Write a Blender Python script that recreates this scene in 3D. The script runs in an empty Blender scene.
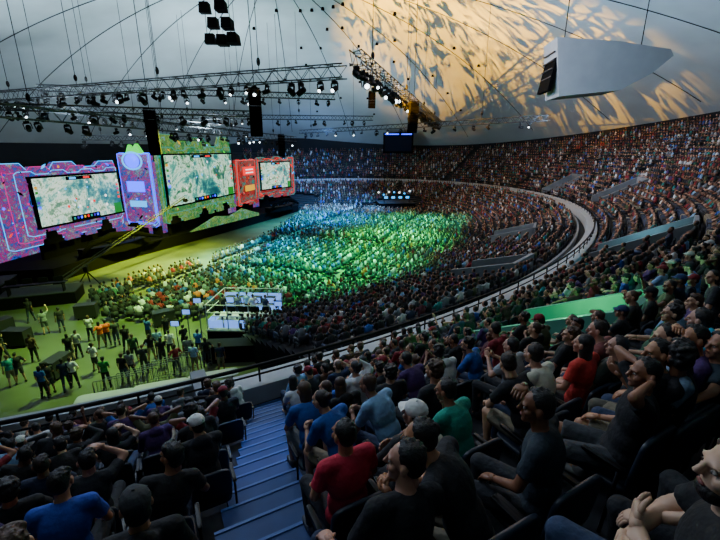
import bpy,bmesh,math,random
import numpy as np
from mathutils import Vector,Matrix
R=random.Random(11)
C=bpy.context.scene.collection
pi=math.pi
F=400.;H=11.5;PT=math.atan(.3);cp,sp=math.cos(PT),math.sin(PT)
def ray(u,v):
    a=(u-360)/F;b=(270-v)/F
    return (a,cp+b*sp,-sp+b*cp)
def at(u,v,t):
    r=ray(u,v);return Vector((r[0]*t,r[1]*t,H+r[2]*t))
def ground(u,v,z=0):
    return at(u,v,(z-H)/ray(u,v)[2])
def proj(x,y,z):
    dz=z-H;dep=y*cp-dz*sp
    if dep<.05:return(-9999,-9999,dep)
    return 360+F*x/dep,270-F*(y*sp+dz*cp)/dep,dep
def hx(h):
    h=h.lstrip('#');c=[int(h[i:i+2],16)/255 for i in(0,2,4)]
    return tuple(x/12.92 if x<=.04045 else((x+.055)/1.055)**2.4 for x in c)+(1,)
# ---------------------------------------------------------------- materials
def nd(nt,t,**k):
    n=nt.nodes.new(t)
    for a,b in k.items():setattr(n,a,b)
    return n
def M(name,col,rough=.6,metal=0,em=None,es=0,var=.2,scale=6,bump=0,objcol=False,spec=None):
    m=bpy.data.materials.new(name);m.use_nodes=True;nt=m.node_tree;b=nt.nodes['Principled BSDF']
    if isinstance(col,str):col=hx(col)
    b.inputs['Roughness'].default_value=rough;b.inputs['Metallic'].default_value=metal
    if spec is not None:b.inputs['Specular IOR Level'].default_value=spec
    tc=nd(nt,'ShaderNodeTexCoord');no=nd(nt,'ShaderNodeTexNoise');no.inputs['Scale'].default_value=scale;no.inputs['Detail'].default_value=3
    nt.links.new(tc.outputs['Object'],no.inputs['Vector'])
    mx=nd(nt,'ShaderNodeMix',data_type='RGBA',blend_type='MULTIPLY');mx.inputs[0].default_value=1
    mr=nd(nt,'ShaderNodeMapRange');mr.inputs['To Min'].default_value=1-var;mr.inputs['To Max'].default_value=1+var
    mr.inputs['From Min'].default_value=.25;mr.inputs['From Max'].default_value=.75
    nt.links.new(no.outputs['Fac'],mr.inputs['Value'])
    if objcol:
        oi=nd(nt,'ShaderNodeObjectInfo');nt.links.new(oi.outputs['Color'],mx.inputs[6])
    else:mx.inputs[6].default_value=col
    nt.links.new(mr.outputs['Result'],mx.inputs[7]);nt.links.new(mx.outputs[2],b.inputs['Base Color'])
    if bump:
        bp=nd(nt,'ShaderNodeBump');bp.inputs['Strength'].default_value=bump;bp.inputs['Distance'].default_value=.02
        n2=nd(nt,'ShaderNodeTexNoise');n2.inputs['Scale'].default_value=scale*2;nt.links.new(tc.outputs['Object'],n2.inputs['Vector'])
        nt.links.new(n2.outputs['Fac'],bp.inputs['Height']);nt.links.new(bp.outputs['Normal'],b.inputs['Normal'])
    if em is not None:
        b.inputs['Emission Color'].default_value=hx(em) if isinstance(em,str) else em
        b.inputs['Emission Strength'].default_value=es
    return m
def Mramp(name,stops,scale,es,kind='noise',dist=1.2,coord='Object',detail=5,rough=.65):
    m=bpy.data.materials.new(name);m.use_nodes=True;nt=m.node_tree;b=nt.nodes['Principled BSDF']
    tc=nd(nt,'ShaderNodeTexCoord')
    n=nd(nt,'ShaderNodeTexNoise');n.inputs['Scale'].default_value=scale;n.inputs['Detail'].default_value=detail;n.inputs['Distortion'].default_value=dist
    n.inputs['Roughness'].default_value=rough
    nt.links.new(tc.outputs[coord],n.inputs['Vector'])
    cr=nd(nt,'ShaderNodeValToRGB');nt.links.new(n.outputs['Fac'],cr.inputs['Fac'])
    el=cr.color_ramp.elements
    while len(el)<len(stops):el.new(.5)
    for e,(p,c) in zip(el,stops):e.position=p;e.color=hx(c)
    nt.links.new(cr.outputs['Color'],b.inputs['Emission Color']);b.inputs['Emission Strength'].default_value=es
    b.inputs['Base Color'].default_value=(.02,.02,.02,1)
    return m
mSkin=M('skin',(1,1,1,1),.5,var=.06,scale=20,objcol=True)
mEye=M('eye_white','#9a928a',.3,var=.02);mIris=M('iris','#1a100a',.2,var=.02);mLip=M('lips','#7a3b34',.5,var=.05)
mCloth=M('cloth',(1,1,1,1),.85,var=.18,scale=10,bump=.6,objcol=True)
mHair=M('hair',(1,1,1,1),.6,var=.3,scale=45,bump=.35,objcol=True)
mShoe=M('shoe',(1,1,1,1),.6,objcol=True)
mSeat=M('seat_plastic','#16202f',.45,var=.15);mSeatM=M('seat_metal','#0a0b0d',.4,metal=.6)
mConc=M('dark_concrete','#16181e',.85,var=.3,scale=1.5)
mWhite=M('white_parapet','#979ea4',.7,var=.12,scale=2)
mMint=M('green_lit_wall','#4c8f78',.7,var=.12,scale=2)  # green light on the entrance walls put into their colour
mGrey=M('grey_wall','#6c7177',.8,var=.15,scale=2)
mBlack=M('black_paint','#030304',.9,var=.2,spec=.05)
mBlackM=M('black_metal','#08080a',.6,var=.2,spec=.15)
mCrane=M('crane_metal','#24262a',.6,spec=.2)
mAlu=M('truss_aluminium','#2e3034',.5,metal=.5,var=.1)
mSteel=M('galvanised_steel','#6c7074',.5,metal=.4,var=.1)
mCeil=M('ceiling_white','#b6c0c4',.85,var=.10,scale=.25)
mRib=M('dome_cable','#23282c',.8)
mFloor=M('arena_floor','#4a5236',.45,var=.5,scale=.35)
mStep=M('stair_tread','#16366e',.7,var=.15,scale=4);mNos=M('stair_nosing','#31559a',.6,var=.05)  # blue light on the aisle put into tread and nosing colours
mDark=M('drape_black','#050507',.95,var=.3,scale=3,spec=.1)
mWallD=M('dark_wall','#0b1018',.9,var=.3,scale=.4)
mTable=M('table_white','#b4b8bc',.5,var=.05);mCase=M('road_case','#17181c',.5)
mHous=M('housing_shell','#8f969c',.7,var=.08,scale=1)
mGlass=M('blue_white_glow','#6f94cf',.3,em='#6a9cff',es=1.4,var=.02)
mLens=bpy.data.materials.new('lamp_lens');mLens.use_nodes=True
_nt=mLens.node_tree;_b=_nt.nodes['Principled BSDF'];_o=nd(_nt,'ShaderNodeObjectInfo');_nt.links.new(_o.outputs['Color'],_b.inputs['Emission Color']);_b.inputs['Emission Strength'].default_value=8;_b.inputs['Base Color'].default_value=(.02,.02,.02,1)
mCrowd=bpy.data.materials.new('crowd_cloth');mCrowd.use_nodes=True
_nt=mCrowd.node_tree;_b=_nt.nodes['Principled BSDF'];_a=nd(_nt,'ShaderNodeAttribute');_a.attribute_name='Col';_nt.links.new(_a.outputs['Color'],_b.inputs['Base Color']);_b.inputs['Roughness'].default_value=.8
# ---------------------------------------------------------------- mesh builder
class MB:
    def __init__(s):s.V=[];s.F=[];s.m=[];s.cur=0
    def add(s,V,Fc):
        o=len(s.V);s.V+=[tuple(v) for v in V];s.F+=[tuple(i+o for i in f) for f in Fc];s.m+=[s.cur]*len(Fc)
    def box(s,c,d,rot=None):
        c=Vector(c);V=[]
        for z in(-1,1):
            for x,y in((-1,-1),(1,-1),(1,1),(-1,1)):
                v=Vector((x*d[0]/2,y*d[1]/2,z*d[2]/2))
                V.append((rot@v if rot else v)+c)
        s.add(V,[(3,2,1,0),(4,5,6,7),(0,1,5,4),(1,2,6,5),(2,3,7,6),(3,0,4,7)]);return s
    def ptube(s,pts,rs,n=8):
        pts=[Vector(p) for p in pts];V=[];up=None
        for i,p in enumerate(pts):
            d=(pts[min(i+1,len(pts)-1)]-pts[max(i-1,0)])
            if d.length<1e-9:d=Vector((0,0,1))
            d.normalize()
            if up is None:
                up=Vector((0,0,1)) if abs(d.z)<.9 else Vector((1,0,0))
            a=d.cross(up)
            if a.length<1e-3:a=d.cross(Vector((1,.3,0)))
            a.normalize();b=a.cross(d);b.normalize();up=b
            r=rs[i] if isinstance(rs,(list,tuple)) else rs
            for k in range(n):
                q=2*pi*k/n;V.append(p+a*math.cos(q)*r+b*math.sin(q)*r)
        Fc=[]
        for i in range(len(pts)-1):
            for k in range(n):
                k2=(k+1)%n;Fc.append((i*n+k,i*n+k2,(i+1)*n+k2,(i+1)*n+k))
        Fc.append(tuple(range(n-1,-1,-1)));Fc.append(tuple((len(pts)-1)*n+k for k in range(n)))
        s.add(V,Fc);return s
    def tube(s,a,b,r0,r1=None,n=8):return s.ptube([a,b],[r0,r0 if r1 is None else r1],n)
    def ell(s,c,r,rot=None,nu=14,nv=9,e=1.):
        c=Vector(c);V=[];f=lambda x:math.copysign(abs(x)**e,x)
        def pt(th,ph):
            v=Vector((f(math.cos(th))*f(math.cos(ph))*r[0],f(math.sin(th))*f(math.cos(ph))*r[1],f(math.sin(ph))*r[2]))
            return (rot@v if rot else v)+c
        V.append(pt(0,-pi/2))
        for j in range(1,nv):
            for i in range(nu):V.append(pt(2*pi*i/nu,-pi/2+pi*j/nv))
        V.append(pt(0,pi/2));L=len(V)-1;Fc=[]
        for i in range(nu):
            i2=(i+1)%nu;Fc.append((0,1+i2,1+i));Fc.append((L,L-nu+i,L-nu+i2))
            for j in range(nv-2):
                a=1+j*nu;Fc.append((a+i,a+i2,a+nu+i2,a+nu+i))
        s.add(V,Fc);return s
    def rbox(s,c,d,rot=None,nu=20,nv=10):return s.ell(c,(d[0]/2,d[1]/2,d[2]/2),rot,nu,nv,.35)
    def prism(s,poly,z0,z1):
        n=len(poly);s.add([(x,y,z0) for x,y in poly]+[(x,y,z1) for x,y in poly],[tuple(range(n-1,-1,-1)),tuple(range(n,2*n))]+[(i,(i+1)%n,n+(i+1)%n,n+i) for i in range(n)]);return s
    def vprism(s,poly,y0,y1):
        n=len(poly);s.add([(x,y0,z) for x,z in poly]+[(x,y1,z) for x,z in poly],[tuple(range(n)),tuple(range(2*n-1,n-1,-1))]+[((i+1)%n,i,n+i,n+(i+1)%n) for i in range(n)]);return s
    def mesh(s,name,mats,smooth=False):
        me=bpy.data.meshes.new(name);me.from_pydata(s.V,[],s.F)
        for m in (mats if isinstance(mats,(list,tuple)) else [mats]):me.materials.append(m)
        if any(s.m):me.polygons.foreach_set('material_index',s.m)
        if smooth:me.polygons.foreach_set('use_smooth',[True]*len(s.F))
        me.update();return me
    def build(s,name,mats,parent=None,smooth=False,loc=None,rz=0):
        o=bpy.data.objects.new(name,s.mesh(name,mats,smooth));C.objects.link(o)
        if parent:o.parent=parent
        if loc:o.location=loc
        o.rotation_euler.z=rz
        return o
def tag(o,label,cat=None,group=None,kind=None):
    o['label']=label
    if cat:o['category']=cat
    if group:o['group']=group
    if kind:o['kind']=kind
    return o
def thing(name,label,cat,loc=(0,0,0),rz=0,group=None):
    o=bpy.data.objects.new(name,None);C.objects.link(o);o.empty_display_size=.2
    o.location=loc;o.rotation_euler.z=rz;return tag(o,label,cat,group)
def struct(o,label):o['kind']='structure';o['label']=label;return o
def dup(root,loc,rot,label=None,group=None,sc=1):
    r=root.copy();C.objects.link(r);r.location=loc;r.rotation_euler=rot;r.scale=(sc,)*3
    if label:r['label']=label
    if group:r['group']=group
    for ch in list(root.children):
        c=ch.copy();C.objects.link(c);c.parent=r
        for g in list(ch.children):
            d=g.copy();C.objects.link(d);d.parent=c
    return r
def vox(mb,size,sm=3):
    me=mb.mesh('tmp',mSkin);o=bpy.data.objects.new('tmp',me);C.objects.link(o)
    m=o.modifiers.new('r','REMESH');m.mode='VOXEL';m.voxel_size=size
    m2=o.modifiers.new('s','SMOOTH');m2.iterations=sm;m2.factor=.5
    dg=bpy.context.evaluated_depsgraph_get();dg.update()
    r=bpy.data.meshes.new_from_object(o.evaluated_get(dg))
    bpy.data.objects.remove(o);bpy.data.meshes.remove(me)
    return r
def join(parts,name,mats):
    bm=bmesh.new()
    for me,mt,mi in parts:
        n0=len(bm.verts);f0=len(bm.faces);bm.from_mesh(me);bm.verts.ensure_lookup_table();bm.faces.ensure_lookup_table()
        if mt is not None:bmesh.ops.transform(bm,matrix=mt,verts=bm.verts[n0:])
        for f in bm.faces[f0:]:
            f.smooth=True
            if mi is not None:f.material_index=mi
    r=bpy.data.meshes.new(name);bm.to_mesh(r);bm.free()
    for m in mats:r.materials.append(m)
    return r
# ---------------------------------------------------------------- people
hb=MB();hb.ell((0,-.012,.03),(.072,.092,.086)).ell((0,.03,-.045),(.054,.056,.06)).ell((0,.062,-.088),(.025,.022,.02))
hb.ptube([(0,.082,.028),(0,.098,-.005),(0,.108,-.022)],[.009,.012,.015]).ell((0,.074,.03),(.055,.016,.012)).ell((.04,.055,-.02),(.024,.024,.024)).ell((-.04,.055,-.02),(.024,.024,.024))
for s_ in(-1,1):hb.ell((s_*.077,-.006,.0),(.012,.021,.033),Matrix.Rotation(s_*.3,3,'Z'))
hb.tube((0,-.02,-.02),(0,-.03,-.13),.052)
headv=vox(hb,.0075,2)
e1=MB();e2=MB();e3=MB()
for s_ in(-1,1):
    e1.ell((s_*.03,.0745,.009),(.012,.009,.006),nu=10,nv=6);e2.ell((s_*.03,.081,.009),(.0055,.004,.0055),nu=8,nv=5)
e3.ell((0,.085,-.052),(.022,.008,.007),nu=10,nv=6)
HEAD=join([(headv,None,0),(e1.mesh('a',mEye),None,1),(e2.mesh('a',mIris),None,2),(e3.mesh('a',mLip),None,3)],'head',[mSkin,mEye,mIris,mLip])
def hand(sg,curl):
    m=MB();m.ell((0,.045,0),(.042,.055,.017),nu=12,nv=8,e=.7).tube((0,-.03,0),(0,.03,0),.025,.024,8)
    for x,l,r in((-.031,.072,.0095),(-.0105,.082,.0098),(.0105,.076,.0093),(.031,.06,.0082)):
        p=Vector((x*sg,.075,0));pts=[p.copy()];an=.15
        for f in(.45,.32,.23):
            an+=curl;p=p+Vector((x*sg*.12,math.cos(an),-math.sin(an)))*(l*f);pts.append(p.copy())
        m.ptube(pts,[r,r,r*.92,r*.65],7)
    p=Vector((-.028*sg,.02,-.004));q=p+Vector((-.026*sg,.03,-.012));m.ptube([p,q,q+Vector((-.008*sg,.03,-.014-.02*curl))],[.013,.0105,.0075],7)
    return m.mesh('hand',mSkin)
HANDS={(s,c):hand(s,c) for s in(-1,1) for c in(.25,.75)}
def hmat(w,d,pn):
    Y=Vector(d).normalized();Z=-Vector(pn);Z=(Z-Y*Z.dot(Y))
    if Z.length<.05:Z=Vector((1,0,0))-Y*Y.x
    Z.normalize();X=Y.cross(Z);return Matrix(((X.x,Y.x,Z.x,w.x),(X.y,Y.y,Z.y,w.y),(X.z,Y.z,Z.z,w.z),(0,0,0,1)))
def pose(seated,lean,arms,yaw=0,pitch=0,spread=.1,curl=.25,legs=None,hd=None,pn=None,roll=0,fat=1):
    pz=.53 if seated else .93
    T=Matrix.Rotation(-lean,3,'X')@Matrix.Rotation(roll,3,'Y')
    def tp(x,y,z):
        return T@Vector((x,y,z))+Vector((0,0,pz))
    pel=tp(0,0,0);wai=tp(0,-.015,.17);che=tp(0,-.025,.38);nek=tp(0,-.015,.55)
    hc=tp(0,.02+.02*lean,.695);sh=[tp(s*.175,-.02,.505) for s in(-1,1)]
    HR=Matrix.Rotation(roll*.5,3,'Y')@Matrix.Rotation(yaw,3,'Z')@Matrix.Rotation(-lean*.35+pitch,3,'X')
    el=[Vector(arms[0][0]),Vector(arms[1][0])];wr=[Vector(arms[0][1]),Vector(arms[1][1])]
    hip=[pel+Vector((s*.09,0,-.01)) for s in(-1,1)]
    if seated:
        kn=[Vector((s*(.08+spread*.6),.43,.53)) for s in(-1,1)];an=[Vector((s*(.09+spread*.4),.38+.05*R.random(),.09)) for s in(-1,1)]
    else:
        kn=[Vector((s*(.09+spread*.2),.02+(legs or 0)*s*.5,.49)) for s in(-1,1)];an=[Vector((s*(.09+spread*.5),(legs or 0)*s,.085)) for s in(-1,1)]
    b=MB();b.ell(pel,(.165,.115,.12),T).ell(wai,(.14*fat,.10*fat,.16),T).ell(che,(.16,.108,.19),T).tube(sh[0],sh[1],.054).tube(nek+Vector((0,0,-.06)),hc,.058,.05)
    ts=MB();ts.ell(pel+T@Vector((0,0,.045)),(.182*fat,.133*fat,.10),T).ell(wai,(.166*fat,.124*fat,.17),T).ell(che,(.182,.13,.195),T).tube(sh[0],sh[1],.068)
    for s in sh:ts.ell(s,(.068,.066,.068))
    ho=MB();ho.V=list(ts.V);ho.F=list(ts.F);ho.m=list(ts.m);ho.ell(tp(0,-.10,.53),(.11,.06,.08),T)
    tr=MB();tr.ell(pel,(.178,.13,.115),T);so=MB();so.ell(pel,(.178,.13,.115),T)
    for i in(0,1):
        b.tube(sh[i],el[i],.048,.039).ell(sh[i],(.052,.052,.052)).ell(el[i],(.039,.039,.039),nu=10,nv=7).tube(el[i],wr[i],.039,.025)
        b.tube(hip[i],kn[i],.082,.056).ell(kn[i],(.056,.058,.056)).tube(kn[i],an[i],.054,.036).ell(kn[i].lerp(an[i],.3)+Vector((0,-.012,0)),(.052,.055,.10)).tube(an[i]+Vector((0,-.04,-.04)),an[i]+Vector((0,.13,-.055)),.036,.028)
        ts.tube(sh[i],sh[i].lerp(el[i],.66),.064,.062);ho.tube(sh[i],el[i],.062,.053).ell(el[i],(.053,.053,.053)).tube(el[i],el[i].lerp(wr[i],.93),.053,.038)
        tr.tube(hip[i],kn[i],.096,.07).ell(kn[i],(.07,.072,.07)).tube(kn[i],kn[i].lerp(an[i],.94),.068,.052)
        so.tube(hip[i],hip[i].lerp(kn[i],.88),.1,.086)
    hl=Matrix.Translation(hc)@HR.to_4x4()
    parts=[(vox(b,.017),None,0),(HEAD,hl,None)]
    for i in(0,1):
        d=(wr[i]-el[i]) if not hd or hd[i] is None else Vector(hd[i])
        parts.append((HANDS[(1 if i else -1,curl)],hmat(wr[i]-Vector(d).normalized()*.01,d,(pn[i] if pn else (0,0,-1))),0))
    D={'body':join(parts,'person_body',[mSkin,mEye,mIris,mLip]),'head':hl,'hc':hc}
    for k,mb in(('tshirt',ts),('hoodie',ho),('trousers',tr),('shorts',so)):
        me=vox(mb,.015,3);me.materials.clear();me.materials.append(mCloth);me.polygons.foreach_set('use_smooth',[True]*len(me.polygons));D[k]=me
    D['feet']=[Matrix.Translation(a) for a in an]
    return D
def sym(e,w):return[((-e[0],e[1],e[2]),(-w[0],w[1],w[2])),(e,w)]
SE={
'lap':pose(1,.03,sym((.25,.03,.80),(.15,.26,.65)),yaw=.2,curl=.25),
'clasp':pose(1,.5,sym((.2,.36,.64),(.045,.55,.72)),yaw=.15,pitch=.1,curl=.75,hd=[(.5,.6,0),(-.5,.6,0)],pn=[(.8,0,-.3),(-.8,0,-.3)]),
'cross':pose(1,-.05,[((-.25,.08,.83),(.04,.19,.86)),((.25,.1,.81),(-.05,.22,.82))],yaw=.35,hd=[(1,.1,.1),(-1,.1,0)],pn=[(0,-1,0),(0,-1,0)],fat=1.1),
'chin':pose(1,.3,[((-.22,.3,.68),(-.06,.45,.60)),((.19,.34,.70),(.07,.28,.99))],yaw=.3,curl=.75),
'clap':pose(1,.08,sym((.24,.16,.84),(.05,.36,.96)),yaw=.1,hd=[(.3,.6,.7),(-.3,.6,.7)],pn=[(1,0,0),(-1,0,0)]),
'rest':pose(1,-.2,sym((.28,-.02,.76),(.27,.22,.71)),yaw=.45,spread=.2,fat=1.15),
'up':pose(1,0,[((-.26,.03,.8),(-.15,.25,.66)),((.30,.10,1.16),(.25,.2,1.42))],yaw=.1,pn=[(0,0,-1),(0,1,0)]),
'back':pose(1,-.1,sym((.36,.06,1.22),(.10,-.08,1.22)),yaw=.25,hd=[(1,-.3,0),(-1,-.3,0)],pn=[(0,1,0),(0,1,0)]),
'fwd':pose(1,.25,sym((.24,.22,.72),(.16,.40,.60)),yaw=-.15,spread=.15),
'tilt':pose(1,.12,[((-.2,.12,.74),(-.2,.33,.66)),((.36,.06,.80),(.27,.26,.72))],yaw=.75,roll=.2,spread=.2),
'slump':pose(1,.38,[((-.27,.3,.74),(-.12,.46,.62)),((.2,.3,.68),(.1,.46,.6))],yaw=-.35,pitch=-.25,roll=-.12),
'talk':pose(1,0,[((-.3,.1,.86),(-.24,.34,1.02)),((.22,.04,.78),(.12,.26,.65))],yaw=-.6,roll=-.1,pn=[(1,0,.3),(0,0,-1)]),
'phone':pose(1,.2,sym((.22,.2,.78),(.05,.36,.86)),yaw=.05,pitch=-.35,curl=.75,pn=[(.6,-.6,0),(-.6,-.6,0)]),
'armover':pose(1,-.12,[((-.42,.0,.98),(-.52,.18,.86)),((.25,.05,.78),(.1,.25,.66))],yaw=.5,roll=-.08,spread=.25),
'brow':pose(1,.1,[((-.24,.1,.8),(-.12,.28,.68)),((.3,.2,1.1),(.1,.2,1.27))],yaw=.35,hd=[None,(-1,.1,.2)],pn=[(0,0,-1),(0,0,-1)]),
}
ST={
'side':pose(0,0,sym((.23,-.03,1.13),(.24,.05,.88)),yaw=.3,legs=.03),
'hips':pose(0,0,sym((.36,-.06,1.16),(.19,.05,1.0)),yaw=-.2,legs=.0,spread=.2),
'hold':pose(0,.05,sym((.23,.04,1.14),(.08,.28,1.2)),yaw=0,legs=.05,curl=.75),
'walk':pose(0,.05,[((-.24,.1,1.15),(-.2,.28,.98)),((.24,-.14,1.14),(.24,-.08,.9))],yaw=.1,legs=.2),
'wave':pose(0,0,[((-.24,-.02,1.14),(-.22,.1,.9)),((.32,.08,1.58),(.28,.14,1.84))],yaw=.1,legs=.05),
}
def hairmesh(st):
    m=MB()
    if st in('short','bun'):m.ell((0,-.024,.044),(.0765,.088,.078)).ell((0,-.05,.003),(.0725,.057,.067))
    if st=='bun':m.ell((0,-.115,.08),(.04,.035,.04))
    if st=='curly':
        m.ell((0,-.028,.05),(.082,.092,.084)).ell((0,-.05,.0),(.078,.064,.078))
        for i in range(56):
            q=R.uniform(0,2*pi);z=R.uniform(-.04,.125);r=.084*math.sqrt(max(.05,1-((z-.04)/.1)**2))
            y=-.03+r*math.sin(q)
            if y>.04 and z<.085:continue
            m.ell((r*math.cos(q),y,z),(.02,.02,.018),nu=8,nv=6)
    if st=='long':m.ell((0,-.024,.048),(.08,.088,.077)).ell((0,-.05,-.02),(.078,.056,.10)).ell((0,-.065,-.12),(.074,.04,.13)).ell((.056,-.03,-.06),(.025,.044,.1)).ell((-.056,-.03,-.06),(.025,.044,.1))
    if st=='fringe':
        m.ell((0,-.024,.048),(.078,.088,.077)).ell((0,-.05,-.01),(.074,.058,.076))
        for i in range(16):
            q=pi*(.12+.76*i/15);m.ptube([(.05*math.cos(q),.03*math.sin(q),.115),(.073*math.cos(q),.074*math.sin(q)-.01,.095),(.074*math.cos(q),.084*math.sin(q)-.012,.072+R.uniform(-.01,.01))],[.014,.012,.005],6)
    if st in('short','curly','fringe'):
        for i in range(36):
            q=R.uniform(0,2*pi);ph=R.uniform(.3,1.4);d=Vector((math.cos(q)*math.cos(ph),math.sin(q)*math.cos(ph),math.sin(ph)))
            if d.y>.6:continue
            c=Vector((0,-.024,.044))+Vector((d.x*.075,d.y*.085,d.z*.076));m.ptube([c-d*.01,c+d*.014+Vector((.014,.006,0))],[.016,.004],5)
    me=vox(m,.0085,1)
    me.materials.clear();me.materials.append(mHair);me.polygons.foreach_set('use_smooth',[True]*len(me.polygons));return me
HAIR={k:hairmesh(k) for k in('short','curly','long','bun','fringe')}
cm=MB();cm.ell((0,-.015,.055),(.084,.098,.074),nu=18,nv=12)
cm.add([(x*.075,.07+.075*(1-x*x*.9),.045-.012*(x*x)) for x in[-1,-.6,-.2,.2,.6,1]]+[(x*.08,.06,.055) for x in[-1,-.6,-.2,.2,.6,1]]+[(x*.075,.07+.075*(1-x*x*.9),.040-.012*(x*x)) for x in[-1,-.6,-.2,.2,.6,1]],[(i,i+1,i+7,i+6) for i in range(5)]+[(i+12,i+13,i+1,i) for i in range(5)])
cm.ell((0,-.015,.129),(.01,.01,.006),nu=8,nv=4)
CAP=cm.mesh('cap',mCloth,True)
bm_=MB();bm_.ell((0,.045,-.075),(.054,.05,.043));BEARD=vox(bm_,.009,1);BEARD.materials.clear();BEARD.materials.append(mHair)
sm_=MB();sm_.ell((0,.045,-.05),(.045,.125,.03),e=.7).ell((0,-.02,-.02),(.045,.055,.055),e=.8);SHOE=sm_.mesh('shoe',mShoe,True)
gm=MB()
for s_ in(-1,1):
    gm.ptube([(s_*.03+.022*math.cos(q*pi/6),.092,.008+.018*math.sin(q*pi/6)) for q in range(13)],.002,5);gm.tube((s_*.052,.092,.012),(s_*.08,0,.01),.002,n=5)
gm.tube((-.008,.094,.01),(.008,.094,.01),.002,n=5);GLAS=gm.mesh('glasses',mBlackM)
def child(name,me,par,col,mat=None,label=None):
    o=bpy.data.objects.new(name,me);C.objects.link(o);o.parent=par;o.color=col
    if mat is not None:o.matrix_basis=mat
    if label:o['label']=label
    return o
def person(D,loc,rz,skin,top,bot,hair,label,group=None,shoes=True,extra=(),shoecol='#15151a',sc=1):
    o=bpy.data.objects.new('person',D['body']);C.objects.link(o);o.location=loc;o.rotation_euler.z=rz;o.color=hx(skin);o.scale=(sc,)*3
    tag(o,label,'person',group)
    child('shirt' if top[0]=='tshirt' else 'hoodie',D[top[0]],o,hx(top[1]))
    child(bot[0],D[bot[0]],o,hx(bot[1]))
    if hair[0]=='cap':
        child('hair',HAIR['short'],o,hx('#120c09'),D['head']@Matrix.Translation((0,-.004,-.014)));child('cap',CAP,o,hx(hair[1]),D['head'])
    else:child('hair',HAIR[hair[0]],o,hx(hair[1]),D['head'])
    if 'beard' in extra:child('beard',BEARD,o,hx('#150d0a'),D['head'])
    if 'glasses' in extra:child('glasses',GLAS,o,(0,0,0,1),D['head'])
    if shoes:
        for f in D['feet']:child('shoe',SHOE,o,hx(shoecol),f)
    return o
SK=['#b08468','#a17256','#c29474','#7f543c','#946850','#c8a084','#653f2c','#a6765a']
HC=['#0d0a09','#15100c','#0a0808','#24170f','#3a2414','#120d0b','#4a3220']
TOPS=[('black','#101013'),('black','#0b0b0e'),('charcoal','#2a2c31'),('grey','#70757c'),('navy','#17233f'),('white','#c9cbcc'),('dark red','#7a1822'),('blue','#2450a0'),('teal','#1c7a78'),('olive','#4b5032'),('maroon','#4a1520'),('light blue','#7da3c8'),('brown','#553c2c'),('dark green','#1c4a30'),('charcoal','#1f2126'),('purple','#44265e')]
TW=[6,5,4,4,3,3,2,3,1,1,1.5,2,1,1,3,1.2]
BOTS=[('trousers','#14161c'),('trousers','#1c2740'),('trousers','#26282d'),('shorts','#7d7460'),('shorts','#3a3d42'),('trousers','#2b3a57')]
# ---------------------------------------------------------------- bowl geometry
CX,CY=-10.,52.;EA,EB=35.,50.;A0=math.radians(-28)
e1x,e1y=math.cos(A0),math.sin(A0);e2x,e2y=-e1y,e1x
N=1440;TT=np.linspace(-pi,pi,N+1);ct,st_=np.cos(TT),np.sin(TT)
EBv=np.where(st_>0,46.,EB)
PX=CX+EA*ct*e1x+EBv*st_*e2x;PY=CY+EA*ct*e1y+EBv*st_*e2y
nx=ct/EA*e1x+st_/EBv*e2x;ny=ct/EA*e1y+st_/EBv*e2y;_l=np.hypot(nx,ny);nx/=_l;ny/=_l
RC=60.
_b2=(PX-CX)*nx+(PY-CY)*ny;_c2=(PX-CX)**2+(PY-CY)**2-RC*RC;DM=-_b2+np.sqrt(_b2*_b2-_c2)
def dist(x,y):
    i=int(np.argmin((PX-x)**2+(PY-y)**2));return (x-PX[i])*nx[i]+(y-PY[i])*ny[i],i
def op(i,d):return float(PX[i]+nx[i]*d),float(PY[i]+ny[i]*d)
D0=float(dist(0,0)[0]);SL=(H-.86-1.22-4.6)/(D0-.95);RI=.9*SL
def rowz(k):return 4.6+RI*k
def deckz(d):return rowz((d-.95)/.9)
def hit(u,v,h=0,fn=None):
    r=ray(u,v);t=1.
    for _ in range(6000):
        x,y,z=r[0]*t,r[1]*t,H+r[2]*t
        d,i=dist(x,y);g=(fn(d) if fn else deckz(d))+h
        if z<=g:return x,y,z,d,i
        t+=.03 if t<20 else .12
    return x,y,z,d,i
TA=dist(-2.6,10)[1]
def strip(name,prof,i0,i1,step,mats,smooth=False,closed=False,mi=None):
    mb=MB();V=[];idx=list(range(i0,i1+1,step));n=None
    for i in idx:
        pr=prof(i);n=len(pr)
        for d,z in pr:
            x,y=op(i,d);V.append((x,y,z))
    Fc=[];ms=[]
    for a in range(len(idx)-1):
        for k in range(n if closed else n-1):
            k2=(k+1)%n;Fc.append((a*n+k,a*n+k2,(a+1)*n+k2,(a+1)*n+k));ms.append(mi(k) if mi else 0)
    if closed:Fc.append(tuple(range(n-1,-1,-1)));Fc.append(tuple((len(idx)-1)*n+k for k in range(n)));ms+=[0,0]
    mb.add(V,Fc);mb.m=ms
    return mb.build(name,mats,smooth=smooth)
def ti(t):return int(round((t+pi)/(2*pi)*N))
def profU(i):
    dm=DM[i]+.3;out=[(.0,4.6),(.4,4.6)]
    cap=10.8 if i>ti(1.75) else 99
    for k in range(30):
        z=rowz(k);d0=.4+.9*k;d1=d0+.9
        zm=min(cap,rowz(max(0,math.floor((dm-.4)/.9))))
        out.append((min(d0,dm),min(z,zm)));out.append((min(d1,dm),min(z,zm)))
    return out
struct(strip('floor_upper_terrace',profU,ti(-2.45),ti(2.7),4,mConc),'stepped dark concrete upper seating deck around the bowl')
def profL(i):
    out=[(-.05,4.3),(-1.2,4.3)]
    for k in range(14):
        z=4.0-.26*k;d=-1.2-.85*k;out+=[(d,z),(d-.85,z)]
    out.append((-13.1,0));return out
TL0,TL1=TA+14,ti(2.4)
struct(strip('floor_lower_terrace',profL,TL0,TL1,4,mConc),'stepped lower seating bank between ring parapet and arena floor')
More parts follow.
